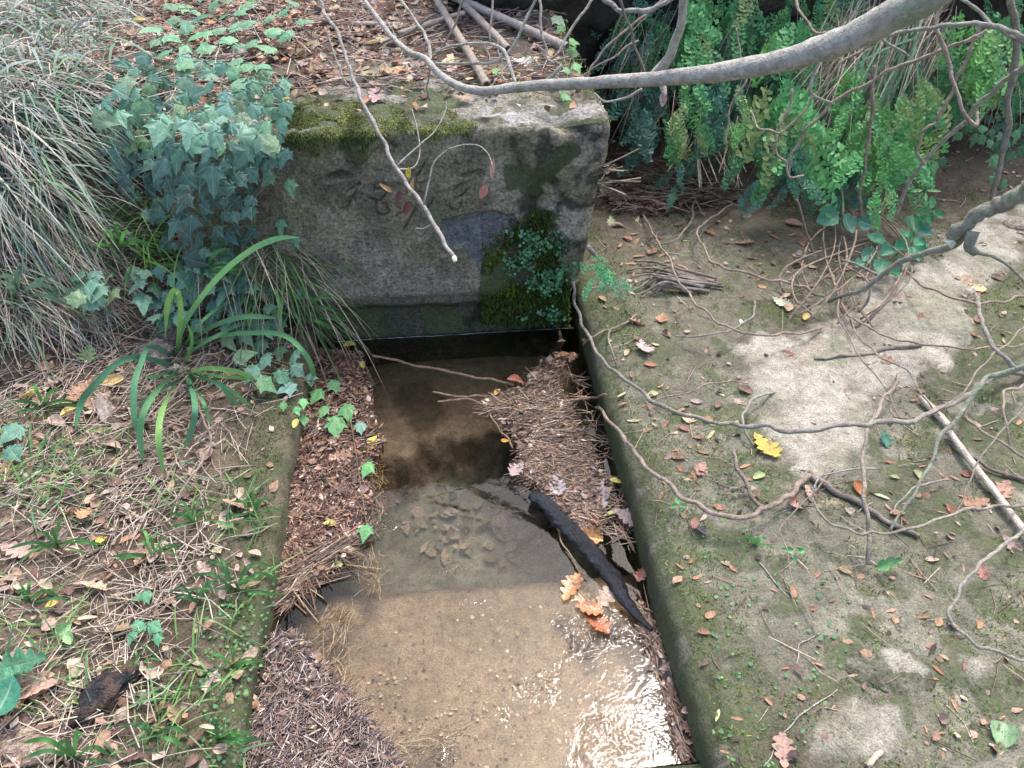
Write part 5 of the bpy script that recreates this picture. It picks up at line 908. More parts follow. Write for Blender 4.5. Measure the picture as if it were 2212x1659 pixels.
ivy_patch('few small ivy leaves along the right edge of the terrace under the thick branch', [q if len(q) > 4 else (*q, (.14, .34, .12)) for q in sp_], IVB, (0, -.4, .9), 180, 50, (.01, .04), .25, stems=2)
sp_ = [(300, 1352, 38, 200), (330, 1352, 36, 120), (315, 1285, 30, 160), (300, 1290, 22, 240), (285, 1372, 30, 180), (340, 1378, 30, 170)]
ivy_patch('little ivy sprig growing through the straw above the charred wood', sp_, [(.10, .30, .15), (.12, .34, .17)], (0, -.3, 1), 180, 60, (.01, .03), .3, stems=2)
ivy_patch('two bluish ivy leaves at the left edge of the bank', [(30, 930, 60, 210), (26, 975, 54, 140)], [(.13, .30, .22)], (0, -.3, 1), 180, 30, (.02, .03), .2, stems=1)
sp_ = [(a, b, R.uniform(20, 34), None) for a, b in pd([(2010, 195), (2080, 230), (2212, 160), (2225, 330), (2180, 350), (2130, 300), (2050, 290)], 46, 17)] + [(a, b, R.uniform(24, 36), None) for a, b in [(2015, 340), (2035, 350), (2020, 360), (2120, 300), (2150, 345), (2170, 395), (2150, 385)]]
ivy_patch('small-leaved ivy strings over the bare dark rock at the right edge', sp_, [(.09, .24, .10), (.12, .30, .12), (.07, .19, .09)], (0, -.9, .45), 180, 40, (.16, .26), .35, stems=6)
sp_ = [(a, b, R.uniform(26, 40), None) for a, b in pd([(1840, 80), (2212, 60), (2200, 180), (1900, 220)], 40, 24)]
ivy_patch('ivy leaves mixed into the grass and ferns at the upper right', sp_, [(.07, .22, .10), (.09, .26, .11), (.06, .17, .09)], (0, -.9, .45), 180, 40, (.16, .3), .35, stems=5)
# ---- bramble and other small plants ---------------------------------------------------
def plant(label, spots, cols, meshes, name, cat, stem=(), lift=(.05, .12), face=(0, -.6, .8), lname='leaf', jit=.3):
    r = ivy_patch(label, spots, cols, face, 180, 60, lift, jit, meshes, name, cat, 0, lname)
    for pts, wpx, a, b in stem:
        P, d = path3(pts, 'l', a, b); stemline(r, P, wpx*.5*np.mean(d)/FP, (.45, .7, .4))
    return r
plant('blue-green bramble shoot standing up before the ferns', [(1812, 278, 44, 0), (1790, 290, 40, 290), (1832, 292, 40, 70), (1815, 318, 34, 180), (1836, 330, 44, 90), (1806, 335, 24, 270), (1806, 362, 30, 250), (1838, 378, 44, 60), (1790, 392, 44, 250), (1818, 395, 38, 180), (1845, 400, 30, 120), (1815, 440, 40, 200), (1852, 440, 42, 60), (1790, 470, 50, 250), (1830, 480, 46, 170), (1865, 480, 40, 110)],
      [(.07, .20, .13), (.085, .23, .15)], ROUND, 'bramble', 'bramble', [([(1813, 285), (1812, 340), (1818, 400), (1822, 470)], 5, .22, .12)], (.16, .24), (0, -.7, .7))
plant('trailing bramble leaves lying on the mud under the sawn branch', [(1975, 488, 48, 0), (1995, 505, 36, 90), (1960, 510, 36, 200), (1895, 520, 40, 300), (1880, 550, 38, 220), (1915, 548, 40, 60), (1945, 540, 42, 100), (1978, 545, 40, 170), (1905, 575, 42, 200), (1925, 590, 34, 120), (1985, 528, 34, 40), (1950, 565, 30, 160), (1860, 575, 30, 230)],
      [(.05, .22, .12), (.06, .26, .13), (.045, .18, .10)], ROUND, 'bramble', 'bramble', [([(1985, 490), (1960, 530), (1920, 560), (1870, 585)], 4, .05, .03)], (.03, .06), (0, -.4, .9))
plant('young bright green seedling with pointed leaves above the trailing bramble', [(1985, 392, 34, 330), (2000, 395, 32, 20), (1982, 412, 30, 260), (2014, 412, 32, 100), (2000, 425, 26, 180)], [(.24, .50, .20)], [LANCE[0], OVAL[1]], 'seedling', 'seedling', [([(1999, 400), (2000, 450)], 3, .12, .02)], (.10, .12))
plant('small dark green sprig below the bright seedling', [(2010, 440, 32, 20), (2000, 455, 30, 220), (2022, 462, 28, 120), (2008, 470, 26, 180)], [(.06, .28, .12)], [OVAL[0]], 'seedling', 'seedling', [([(2008, 430), (2012, 480)], 3, .06, .02)], (.05, .07))
plant('tiny four-leaved seedling on the moss below the bow-shaped branch', [(1464, 1082, 18, 350), (1475, 1090, 18, 100), (1455, 1092, 18, 260), (1466, 1102, 18, 180)], [(.20, .50, .18)], [OVAL[2]], 'seedling', 'seedling', [], (.01, .02))
plant('round two-leaved sprout on the lower paving', [(1925, 1215, 26, 60), (1908, 1222, 28, 250), (1940, 1210, 16, 90)], [(.17, .42, .15)], ROUND, 'seedling', 'seedling', [], (.01, .02))
plant('three-leaved sprout near the small grass tuft on the paving', [(1705, 1188, 24, 280), (1728, 1190, 22, 80), (1716, 1205, 20, 180)], [(.17, .42, .17)], [OVAL[2], OVAL[0]], 'seedling', 'seedling', [], (.01, .02))
plant('single round leaf pair standing in the straw left of the dark ivy sprig', [(135, 1358, 34, 60), (150, 1375, 30, 150)], [(.34, .58, .25)], ROUND, 'seedling', 'seedling', [], (.02, .03))
plant('broad toothed green leaf at the left edge above the charred wood', [(60, 1430, 105, 250), (25, 1455, 70, 230)], [(.09, .26, .15)], [OAK[1], OAK[3]], 'seedling', 'plant', [], (.03, .05), (0, -.3, 1))
plant('dark green leaf cut by the left edge, below the broad toothed one', [(8, 1515, 85, 10)], [(.06, .24, .14)], [ROUND[0]], 'seedling', 'plant', [], (.03, .04), (0, -.3, 1))
# creeping leaves on the damp foot of the block
CR = [(1095, 520), (1140, 490), (1200, 500), (1238, 550), (1240, 640), (1190, 690), (1120, 670), (1085, 600)]
u, v = pick_poly(CR, 1500, 26); u2, v2 = pick_poly([(1120, 630), (1230, 620), (1235, 680), (1130, 670)], 160, 10); u = np.concatenate([u, u2]); v = np.concatenate([v, v2]); P, _ = pts_face(u, v); n = len(P); P = P+fn*rng.uniform(.004, .026, n)[:, None]
kk = fbm(P[:, 0], P[:, 2], 0, 16, 3, 400)+rng.uniform(-.25, .25, n) > .08; P = P[kk]; n = len(P)
V, F, bi = flakes(P, unit(rng.normal(size=(n, 3))*.6+fn+np.array([0, 0, .5])), rng.uniform(.006, .013, n), .85, .3); cr_ = thing('creeping_plant', 'mat of tiny creeping leaves over the damp lower right of the block', 'creeping plant', P.mean(0))
link('tiny_leaves', mesh_np('tiny_leaves', V, F, palette([(.09, .22, .10), (.13, .30, .15), (.17, .36, .19), (.06, .14, .07)], n)[bi], M_blade), parent=cr_, loc=-P.mean(0), kind='stuff')
# ---- strap-leaved clump ----------------------------------------------------------------
def blade(root, pts, wpx, lifts, col, nm='blade', fold=.25):
    p = np.array(pts, float); L = np.concatenate([[0], np.cumsum(np.hypot(np.diff(p[:, 0]), np.diff(p[:, 1])))]); f = L/L[-1]; S0, d0 = surf(p[:, 0], p[:, 1]); lf = np.interp(f, np.linspace(0, 1, len(lifts)), lifts)
    d0[0] = d0[0]; dd = d0*(1-lf/np.maximum(1.4-S0[:, 2], .3)); P = crom(np.column_stack([CAM+ray(p[:, 0], p[:, 1])*dd[:, None], dd]), 5); c, dm = P[:, :3], P[:, 3]; T = unit(np.gradient(c, axis=0)); vw = unit(c-CAM)
    x = unit(np.cross(T, vw)+.25*np.cross(T, np.array([0, 0, 1.]))); g = np.linspace(0, 1, len(c)); w_ = wpx*.5*dm/FP*np.clip(.75+.5*g, 0, 1)*np.clip((1-g)*5, .05, 1)**.7; nn = unit(np.cross(x, T))
    V = np.stack([c-x*w_[:, None]-nn*(w_*fold)[:, None]*0, c+nn*(w_*fold)[:, None], c+x*w_[:, None]], 1).reshape(-1, 3)-np.array(root.location)
    return link(nm, mesh_np(nm, V, gridF(len(c), 3), np.tile(np.array(col)*R.uniform(.85, 1.15), (len(V), 1)), M_blade), parent=root)
P, d = surf(392, 785); sg = thing('strap_leaved_clump', 'clump of long arching strap-like green leaves on the left bank', 'plant', P[0])
GB, GD, GM = (.22, .42, .13), (.10, .26, .14), (.14, .33, .14); H = [0, .16, .22, .20, .10]; Lw = [.01, .12, .13, .08, .02]
for pts, w_, lf, c in [([(381, 768), (393, 711), (427, 653), (479, 591), (543, 540), (600, 515), (648, 513)], 13, [0, .15, .26, .3, .28], GM), ([(383, 762), (390, 677), (386, 636), (374, 629), (362, 660), (357, 728)], 12, [0, .15, .2, .16, .08], GB), ([(405, 740), (461, 704), (530, 684), (600, 687)], 11, [0, .1, .15, .12], (.16, .34, .16)), ([(600, 687), (603, 660), (594, 622)], 7, [.12, .13, .14], GM),
    ([(405, 745), (479, 725), (547, 719), (615, 725), (660, 766), (677, 807), (673, 836)], 11, [0, .1, .14, .12, .05], GM), ([(400, 810), (444, 796), (513, 803), (562, 826)], 11, Lw, GB), ([(388, 795), (342, 841), (314, 882), (302, 933), (309, 1003)], 14, Lw, (.14, .33, .15)), ([(385, 815), (359, 865), (345, 909), (343, 960), (355, 1034)], 13, Lw, GB),
    ([(372, 790), (308, 772), (256, 783), (205, 831), (174, 872), (163, 928)], 14, Lw, GD), ([(370, 768), (325, 748), (304, 786), (290, 831), (290, 899), (297, 942)], 13, Lw, GD), ([(402, 805), (420, 865), (417, 916), (398, 970)], 13, Lw, GD), ([(404, 812), (460, 824), (505, 848), (547, 882)], 9, Lw, GM), ([(396, 816), (335, 850), (300, 880)], 9, Lw, GD), ([(402, 800), (470, 830), (500, 862), (520, 880)], 9, Lw, GD),
    ([(398, 770), (450, 735), (520, 700), (560, 690)], 8, Lw, (.16, .36, .16)), ([(395, 790), (410, 760), (415, 730), (405, 700)], 7, [0, .05, .1, .12], GB), ([(408, 818), (440, 870), (455, 920)], 8, Lw, GM), ([(376, 800), (330, 815), (300, 812)], 9, Lw, GM), ([(400, 745), (430, 700), (480, 660), (520, 650)], 7, Lw, GM), ([(405, 800), (468, 812), (530, 818), (545, 830)], 8, Lw, GB)]: blade(sg, pts, w_, lf, c)
def tuft(label, u0, v0, n, ln, cols, wpx=5, name='grass_tuft', spreadx=1.0, bias=0):
    P, d = surf(u0, v0); r = thing(name, label, 'grass', P[0])
    for i in range(n):
        a = rad(R.uniform(-100, 100)*spreadx+bias); L = ln*R.uniform(.55, 1.15); x1 = u0+math.sin(a)*L*.5; y1 = v0-math.cos(a)*L*.55; x2 = u0+math.sin(a)*L; y2 = v0-math.cos(a)*L*.75+L*R.uniform(.0, .35)
        b0 = (u0+R.uniform(-6, 6), v0+R.uniform(-5, 5)); h = R.uniform(.02, .05)*ln/60; blade(r, [b0, (x1, y1), (x2, y2)], wpx*R.uniform(.7, 1.2), [0, h, h*1.1, h*.6], R.choice(cols), 'blade')
    return r
GC = [(.13, .32, .09), (.10, .26, .09), (.17, .38, .12), (.09, .22, .08)]
for lab, a, b, n, ln, wp in [('grass tuft by the left rim under the drooping strap leaves', 420, 1130, 9, 85, 6), ('tall loose grass tuft in the middle of the left bank', 505, 1270, 11, 110, 6), ('grass tuft beside the ivy sprig', 430, 1300, 8, 80, 6), ('grass tuft near the left rim above the near raft', 548, 1110, 8, 70, 5), ('wispy grass tuft left of the raft of stalks', 500, 1440, 8, 80, 5), ('pale grass tuft at the lower edge of the bank', 470, 1600, 8, 95, 8),
    ('grass tuft in the straw left of the tall loose one', 330, 1200, 9, 90, 6), ('low grass tuft at the far left below the yellow leaves', 120, 1180, 9, 100, 7), ('grass tuft at the left edge beside the toothed leaf', 60, 1300, 7, 80, 6), ('grass tuft behind the charred wood', 300, 1440, 5, 60, 5), ('grass tuft growing at the lower left corner', 160, 1640, 9, 120, 9), ('short grass tuft beside the charred wood', 330, 1590, 5, 80, 7),
    ('grass tuft above the two bluish ivy leaves', 90, 880, 8, 90, 7), ('bright grass tuft under the left end of the hanging ivy', 255, 540, 9, 100, 7), ('grass tuft at the foot of the ivy curtain', 430, 600, 10, 110, 7), ('grass tuft leaning over the far left corner of the basin', 640, 690, 9, 110, 7), ('grey-green grass tuft at the left edge under the long grass', 40, 640, 9, 110, 10)]:
    tuft(lab, a, b, n, ln, GC if 'grey' not in lab else [(.17, .30, .20)], wp)
tuft('small star-shaped grass tuft alone on the mossy paving', 1632, 1178, 6, 42, [(.18, .46, .14)], 5)
tuft('thin grass sprouts at the foot of the rock wall', 1650, 440, 6, 60, [(.12, .22, .10)], 3)
# ---- maidenhair ferns -----------------------------------------------------------------
def frond_mesh(seed, nl=44, ls=.07, wd=.22):
    """hanging spray of small fan-shaped leaflets on thin side stalks"""
    r_ = np.random.default_rng(seed); V = []; F = []; pts = []; zf = lambda y: .45*y-.30*y*y
    for _ in range(4000):
        y = r_.uniform(.08, 1.0); x = r_.uniform(-1, 1)*wd*(math.sin(min(1, y*1.9)*math.pi/2)*(1.04-y)**.45)
        if all((x-a)**2+(y-b)**2 > (ls*.82)**2 for a, b in pts): pts.append((x, y))
        if len(pts) >= nl: break
    for x, y in sorted(pts, key=lambda p: p[1]):
        b = len(V); sz = ls*r_.uniform(.5, .82); a = math.atan2(x, .10)*.7+r_.normal()*.5; tl = r_.normal(size=2)*.3; z = zf(y)+r_.normal()*.025; bx, by = x-math.sin(a)*sz*.5, y-math.cos(a)*sz*.5
        V.append((bx, by, z))
        for k in range(7):
            th = a+rad(-78+156*k/6); rr = sz*(1.05+.10*(k % 2)+r_.uniform(-.08, .08)); dx, dy = math.sin(th)*rr, math.cos(th)*rr; V.append((bx+dx, by+dy, z+tl[0]*dx+tl[1]*dy))
        for k in range(6): F.append((b, b+1+k, b+2+k))
        b = len(V); V += [(bx-.002, by, z-.004), (bx+.002, by, z-.004), (bx*.25, max(.02, by-.10), zf(max(.02, by-.1))-.012)]; F.append((b, b+1, b+2))
    b = len(V)
    for i in range(9): y = i/8*.95; V += [(-.004, y, zf(y)-.012), (.004, y, zf(y)-.012)]
    for i in range(8): F += [(b+2*i, b+2*i+1, b+2*i+3), (b+2*i, b+2*i+3, b+2*i+2)]
    V = np.array(V); V[:, 0] += .10*np.sin(V[:, 1]*r_.uniform(2, 5)+r_.uniform(0, 6))*V[:, 1]
    return mesh_np('frond', V, np.array(F), None, M_fern, smooth=False, extra={'Vein': np.zeros(len(V))})
FR = [frond_mesh(s_, 52, .072, .20) for s_ in range(6)]; FRF = [frond_mesh(s_+20, 60, .058, .17) for s_ in range(3)]
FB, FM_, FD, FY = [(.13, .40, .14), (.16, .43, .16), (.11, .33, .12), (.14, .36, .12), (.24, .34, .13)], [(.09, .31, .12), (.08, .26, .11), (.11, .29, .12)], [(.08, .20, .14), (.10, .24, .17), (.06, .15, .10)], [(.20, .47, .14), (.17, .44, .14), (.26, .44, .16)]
def fern(label, u0, v0, n, ln, wid, cols, depth, meshes=FR, angs=(-42, 42), face=(0, -1, .35)):
    if depth is None: depth = float(surf(u0, v0)[1][0])*.965
    P = atd(float(u0), float(v0), depth); r = thing('fern', label, 'fern', P)
    for i in range(max(4, int(n*.95))):
        du = R.gauss(0, wid*.7); dv = R.uniform(-.35, .78)*ln; dd = depth+R.uniform(-.07, .05); Q = atd(u0+du, v0+dv, dd); a = rad(180+R.uniform(*angs)+du*.25); t = img_dir(Q, math.sin(a), -math.cos(a))
        n_ = Vector(face)+Vector((R.gauss(0, .35), 0, R.gauss(0, .3))); M = frame(Q, n_, t, ln*R.uniform(.45, .9)*dd/FP); link('frond', R.choice(meshes), parent=r, M=rel(M, r), color=mul(R.choice(cols), R.uniform(.75, 1.2)))
    return r
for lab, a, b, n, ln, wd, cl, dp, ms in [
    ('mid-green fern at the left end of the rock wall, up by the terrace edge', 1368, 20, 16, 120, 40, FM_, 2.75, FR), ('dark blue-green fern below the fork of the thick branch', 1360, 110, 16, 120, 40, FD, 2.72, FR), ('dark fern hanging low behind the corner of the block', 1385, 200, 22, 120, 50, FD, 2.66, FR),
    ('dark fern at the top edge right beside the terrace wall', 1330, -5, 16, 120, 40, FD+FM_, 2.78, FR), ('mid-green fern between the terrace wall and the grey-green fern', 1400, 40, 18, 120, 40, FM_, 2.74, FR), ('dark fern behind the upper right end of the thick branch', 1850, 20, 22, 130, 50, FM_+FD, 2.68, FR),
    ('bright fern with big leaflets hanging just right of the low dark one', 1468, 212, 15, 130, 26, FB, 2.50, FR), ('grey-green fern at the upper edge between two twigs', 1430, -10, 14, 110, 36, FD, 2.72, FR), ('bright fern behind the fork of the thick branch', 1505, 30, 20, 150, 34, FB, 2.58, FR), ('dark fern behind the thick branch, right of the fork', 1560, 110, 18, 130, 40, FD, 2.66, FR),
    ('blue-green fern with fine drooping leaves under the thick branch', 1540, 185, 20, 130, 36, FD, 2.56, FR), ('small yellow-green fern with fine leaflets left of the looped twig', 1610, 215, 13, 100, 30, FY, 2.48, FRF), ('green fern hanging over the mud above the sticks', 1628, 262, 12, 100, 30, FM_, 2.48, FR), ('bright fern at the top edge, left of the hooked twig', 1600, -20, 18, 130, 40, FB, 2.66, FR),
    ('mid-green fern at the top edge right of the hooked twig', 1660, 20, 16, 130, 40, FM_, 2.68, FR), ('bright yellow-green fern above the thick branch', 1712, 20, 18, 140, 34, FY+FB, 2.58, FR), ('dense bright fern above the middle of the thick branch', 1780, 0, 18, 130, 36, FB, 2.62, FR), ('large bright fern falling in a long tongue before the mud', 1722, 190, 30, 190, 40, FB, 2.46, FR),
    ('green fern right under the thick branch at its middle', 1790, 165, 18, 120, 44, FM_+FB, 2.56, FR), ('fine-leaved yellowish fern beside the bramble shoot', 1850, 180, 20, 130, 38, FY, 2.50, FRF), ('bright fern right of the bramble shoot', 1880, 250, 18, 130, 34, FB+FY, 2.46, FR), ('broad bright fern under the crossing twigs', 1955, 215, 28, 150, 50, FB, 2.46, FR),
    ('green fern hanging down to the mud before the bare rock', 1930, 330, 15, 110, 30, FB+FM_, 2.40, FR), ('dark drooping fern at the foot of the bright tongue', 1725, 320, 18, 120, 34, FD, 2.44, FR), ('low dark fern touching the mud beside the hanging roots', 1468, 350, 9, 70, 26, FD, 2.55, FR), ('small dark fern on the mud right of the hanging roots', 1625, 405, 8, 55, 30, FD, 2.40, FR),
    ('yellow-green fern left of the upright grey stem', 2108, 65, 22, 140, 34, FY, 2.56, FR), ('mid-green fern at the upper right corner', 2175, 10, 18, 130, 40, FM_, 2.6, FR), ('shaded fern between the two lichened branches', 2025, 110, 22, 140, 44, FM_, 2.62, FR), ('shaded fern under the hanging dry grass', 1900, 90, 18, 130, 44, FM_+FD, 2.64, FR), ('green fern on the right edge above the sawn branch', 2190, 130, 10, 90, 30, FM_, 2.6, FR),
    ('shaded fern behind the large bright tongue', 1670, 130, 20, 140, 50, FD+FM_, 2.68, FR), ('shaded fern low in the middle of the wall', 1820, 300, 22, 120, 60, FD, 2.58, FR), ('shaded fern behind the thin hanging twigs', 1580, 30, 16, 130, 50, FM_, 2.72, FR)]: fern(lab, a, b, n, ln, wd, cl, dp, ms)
fern('fresh green fern tuft in the joint between block and paving', 1290, 572, 15, 62, 36, [(.10, .36, .15), (.12, .40, .17)], None, FR, (-110, 110), (0, -.6, .8)); fern('small blue-green fern under the fresh tuft on the paving', 1330, 610, 10, 40, 26, [(.12, .30, .20)], None, FR, (-80, 80), (0, -.5, .8))
fern('little fern sprig growing out of the right edge of the block', 1300, 388, 5, 36, 8, [(.16, .48, .22)], 2.55, FR, (-60, 60), (0, -.9, .5))
# ---- single fallen leaves ------------------------------------------------------------
LMK = [(392, 785, 'the strap-leaved clump'), (232, 1505, 'the charred chunk'), (60, 1430, 'the toothed green leaf'), (315, 1350, 'the ivy sprig'), (135, 1360, 'the round-leaved seedling'), (225, 1182, 'the upright yellow leaf'), (85, 1500, 'the big pinkish oak leaf'), (28, 950, 'the bluish ivy leaves'), (195, 775, 'the pale green lobed leaf'), (505, 1250, 'the tall loose grass tuft'), (548, 1110, 'the left rim grass tuft'),
 (500, 1440, 'the wispy grass tuft'), (120, 1180, 'the far left grass tuft'), (470, 1600, 'the pale lower grass tuft'), (160, 1640, 'the corner grass tuft'), (1390, 752, 'the pale pinkish oak leaf'), (1650, 965, 'the large yellow oak leaf'), (1514, 1015, 'the pink-brown lobed leaf'), (1745, 1028, 'the slab tip'), (1780, 645, 'the root tangle'), (1450, 600, 'the twig bundle'), (1680, 655, 'the whitish oak leaf'), (1320, 482, 'the yellow-green lobed leaf'), (1910, 950, 'the dark green oak leaf'),
 (1632, 1178, 'the star-shaped tuft'), (1925, 1215, 'the two-leaved sprout'), (2165, 1590, 'the green corner leaf'), (2010, 1215, 'the smooth pinkish leaf'), (1930, 1450, 'the mossy stone bulge'), (2055, 1320, 'the hook-shaped branch'), (2150, 1070, 'the white cane'), (1858, 1090, 'the thick brown branch'), (1890, 768, 'the level twig'), (1690, 1630, 'the red-brown edge leaf'), (1290, 572, 'the fern tuft'), (1718, 1400, 'the bent pale stalk'), (1600, 1110, 'the bow-shaped branch'), (2085, 610, 'the sagging twig'),
 (1050, 184, 'the open cane end'), (806, 106, 'the broad yellow leaf'), (876, 122, 'the lime green leaf'), (1132, 148, 'the whitish green leaf'), (812, 222, 'the pink lobed leaf'), (728, 93, 'the yellow litter leaf'), (735, 998, 'the broad tan leaf'), (715, 1143, 'the bright yellow leaf'), (620, 1470, 'the pale green leaflet')]
SEEN_L = {}
def near(u, v):
    a, b, nm = min(LMK, key=lambda q: (q[0]-u)**2+(q[1]-v)**2); dx, dy = u-a, v-b
    w1 = ''
    return w1+(('right of ' if dx > 0 else 'left of ') if abs(dx) > 1.8*abs(dy) else (('behind ' if dy < 0 else 'in front of ') if abs(dy) > 1.8*abs(dx) else ('behind and right of ' if dx > 0 and dy < 0 else 'behind and left of ' if dy < 0 else 'before and right of ' if dx > 0 else 'before and left of ')))+nm
KIND = {'oak': (OAK, 'oak_leaf'), 'oakw': (OAKW, 'oak_leaf'), 'oval': (OVAL, 'oval_leaf'), 'ovalw': (OVALW, 'oval_leaf'), 'lance': (LANCE, 'narrow_leaf'), 'round': (ROUND, 'round_leaf')}
def leaf(kind, u, v, size, ang, col, label, lift=.006, group=None, nrm=(0, 0, 1), jit=.22, depth=None):
    ms, nm = KIND[kind]; M = leafM(u, v, size, nrm, ang, lift, jit, depth)
    return link(nm, R.choice(ms), M=M, label=label, cat='leaf', group=group, color=mul(col, 1))
for k, u, v, s_, a, c, lab in [
    ('oak', 1390, 752, 64, 190, (.52, .43, .40), 'pale pinkish oak leaf lying on the moss near the basin corner'), ('oak', 1650, 965, 84, 170, (.52, .42, .10), 'large yellow oak leaf on the moss left of the slab tip'), ('oak', 1514, 1015, 46, 210, PINK, 'pink-brown lobed leaf below the yellow oak leaf'), ('oval', 1610, 848, 36, 130, (.34, .22, .16), 'dark brown oval leaf at the left side of the slab'),
    ('oak', 1748, 1070, 50, 180, (.45, .34, .28), 'pinkish brown oak leaf under the tip of the pale slab'), ('oak', 1722, 1098, 42, 250, (.48, .30, .24), 'rusty pink leaf left of the twig hoop'), ('oval', 1855, 1060, 46, 170, (.42, .17, .07), 'orange-brown leaf standing beside the branch crossing'), ('oak', 1682, 655, 44, 160, (.55, .58, .42), 'whitish green oak leaf above the slab corner'), ('oval', 1702, 668, 34, 200, (.58, .42, .30), 'tan leaf beside the whitish green oak leaf'), ('oval', 1740, 690, 28, 20, (.62, .50, .18), 'small yellow leaf at the foot of the root tangle'),
    ('oak', 1910, 950, 46, 190, (.06, .20, .14), 'dark green oak leaf on the right half of the slab'), ('oak', 2085, 610, 56, 120, (.44, .30, .20), 'brown oak leaf on the moss under the sawn branch'), ('oak', 2105, 628, 40, 130, (.60, .58, .30), 'cream-yellow lobed leaf beside the sagging twig'), ('oval', 1965, 555, 20, 80, (.50, .62, .35), 'pale green leaf under the sawn branch'), ('oak', 2165, 1060, 70, 200, (.44, .27, .21), 'reddish curled oak leaf right of the white cane'), ('oak', 2110, 1090, 60, 250, (.38, .22, .15), 'brown crumpled leaf below the white cane'),
    ('oval', 2010, 1215, 30, 80, (.62, .46, .38), 'smooth pinkish leaf on the lower paving'), ('oak', 2120, 1236, 40, 170, (.40, .22, .17), 'reddish leaf at the lower right beside the hook-shaped branch'), ('round', 2165, 1590, 62, 190, (.28, .40, .24), 'green oval leaf at the lower right corner'), ('oak', 1690, 1630, 78, 10, (.46, .27, .22), 'red-brown leaf at the lower edge beside the cane stub'), ('lance', 1900, 1075, 44, 330, (.55, .62, .40), 'silvery green narrow leaf below the branch crossing'), ('oval', 1500, 1135, 32, 10, (.36, .20, .15), 'dark rusty leaf under the bow-shaped branch'),
    ('oval', 1512, 1152, 34, 160, (.10, .09, .10), 'blackish leaf under the rusty one'), ('oval', 1505, 872, 26, 300, (.5, .38, .33), 'small pink leaf on the moss left of the slab'), ('oak', 1430, 690, 44, 190, (.42, .24, .15), 'reddish curled leaf behind the pale pinkish oak leaf'), ('oak', 1375, 700, 44, 100, (.44, .26, .2), 'red-brown leaf next to the short rim twigs'), ('oak', 1410, 545, 36, 200, (.30, .19, .15), 'brown leaf on the mud near the block corner'), ('oak', 1320, 482, 34, 180, (.48, .50, .32), 'yellow-green lobed leaf on the mud beside the block'), ('oval', 1335, 490, 30, 100, (.46, .30, .24), 'reddish leaf behind the yellow-green lobed one'),
    ('oak', 1605, 528, 42, 100, (.40, .24, .18), 'reddish leaf on the mud right of the kinked twig'), ('oak', 1740, 520, 50, 190, (.26, .16, .13), 'dark curled leaf on the mud under the bright fern'), ('oval', 1712, 488, 42, 110, (.44, .27, .22), 'pinkish leaf on the mud near the fern foot'), ('oval', 1600, 700, 16, 0, (.75, .75, .72), 'tiny white shell-like chip on the paving'), ('oval', 1300, 650, 26, 170, (.5, .36, .22), 'ochre leaf on the moss near the basin corner'), ('oval', 1320, 605, 18, 80, (.66, .55, .2), 'small yellow leaf beside the fern tuft'),
    ('oak', 2180, 1180, 52, 160, (.42, .30, .26), 'greyish pink leaf at the right edge below the cane'), ('oak', 1925, 650, 52, 120, (.46, .32, .25), 'brown oak leaf on the slab under the lower fork'), ('oak', 1870, 600, 48, 100, (.5, .38, .3), 'pale brown leaf under the lower fork'), ('oak', 1990, 690, 36, 60, (.36, .2, .14), 'reddish scrap leaf in the middle of the slab'), ('oak', 1900, 780, 54, 130, (.36, .24, .17), 'dark brown folded leaf at the lower end of the level twig'), ('oak', 1835, 860, 44, 170, (.34, .2, .15), 'crumpled leaf at the right side of the slab')]:
    leaf(k, u, v, s_, a, c, lab)
for k, u, v, s_, a, c, lab in [
    ('oak', 85, 1500, 110, 250, (.50, .33, .27), 'big pinkish oak leaf at the left edge beside the charred wood'), ('oval', 75, 865, 44, 60, (.66, .52, .20), 'yellow leaf in the straw left of the strap-leaved clump'), ('oval', 155, 903, 42, 30, (.66, .52, .18), 'yellow leaf below the first one, near the clump'), ('oval', 252, 835, 46, 240, (.62, .50, .22), 'yellow leaf under the drooping strap leaves'), ('oak', 195, 775, 56, 170, (.36, .50, .22), 'pale green lobed leaf left of the clump'), ('oval', 225, 1182, 34, 10, (.66, .58, .14), 'bright yellow leaf upright in the straw'), ('oval', 120, 1318, 28, 60, (.68, .56, .16), 'yellow leaf above the round-leaved seedling'),
    ('oak', 155, 880, 66, 200, (.42, .24, .16), 'red-brown leaf between the two yellow ones'), ('oak', 205, 1278, 62, 120, (.56, .42, .32), 'tan lobed leaf in the middle of the straw'), ('oak', 510, 1100, 60, 100, (.46, .30, .22), 'pinkish leaf between grass tufts near the left rim'), ('oak', 190, 1120, 50, 190, (.50, .29, .18), 'orange leaf in the straw right of the low tuft'), ('oak', 40, 1200, 70, 100, (.46, .33, .30), 'pinkish flat leaf at the left edge'), ('oak', 320, 1205, 44, 230, (.34, .2, .17), 'brown curled leaf behind the tall tuft'), ('oak', 130, 770, 44, 100, (.44, .26, .18), 'rusty leaf near the level twig'),
    ('oval', 700, 1650, 1, 0, YEL, '')][:14]:
    leaf(k, u, v, s_, a, c, lab, .018)
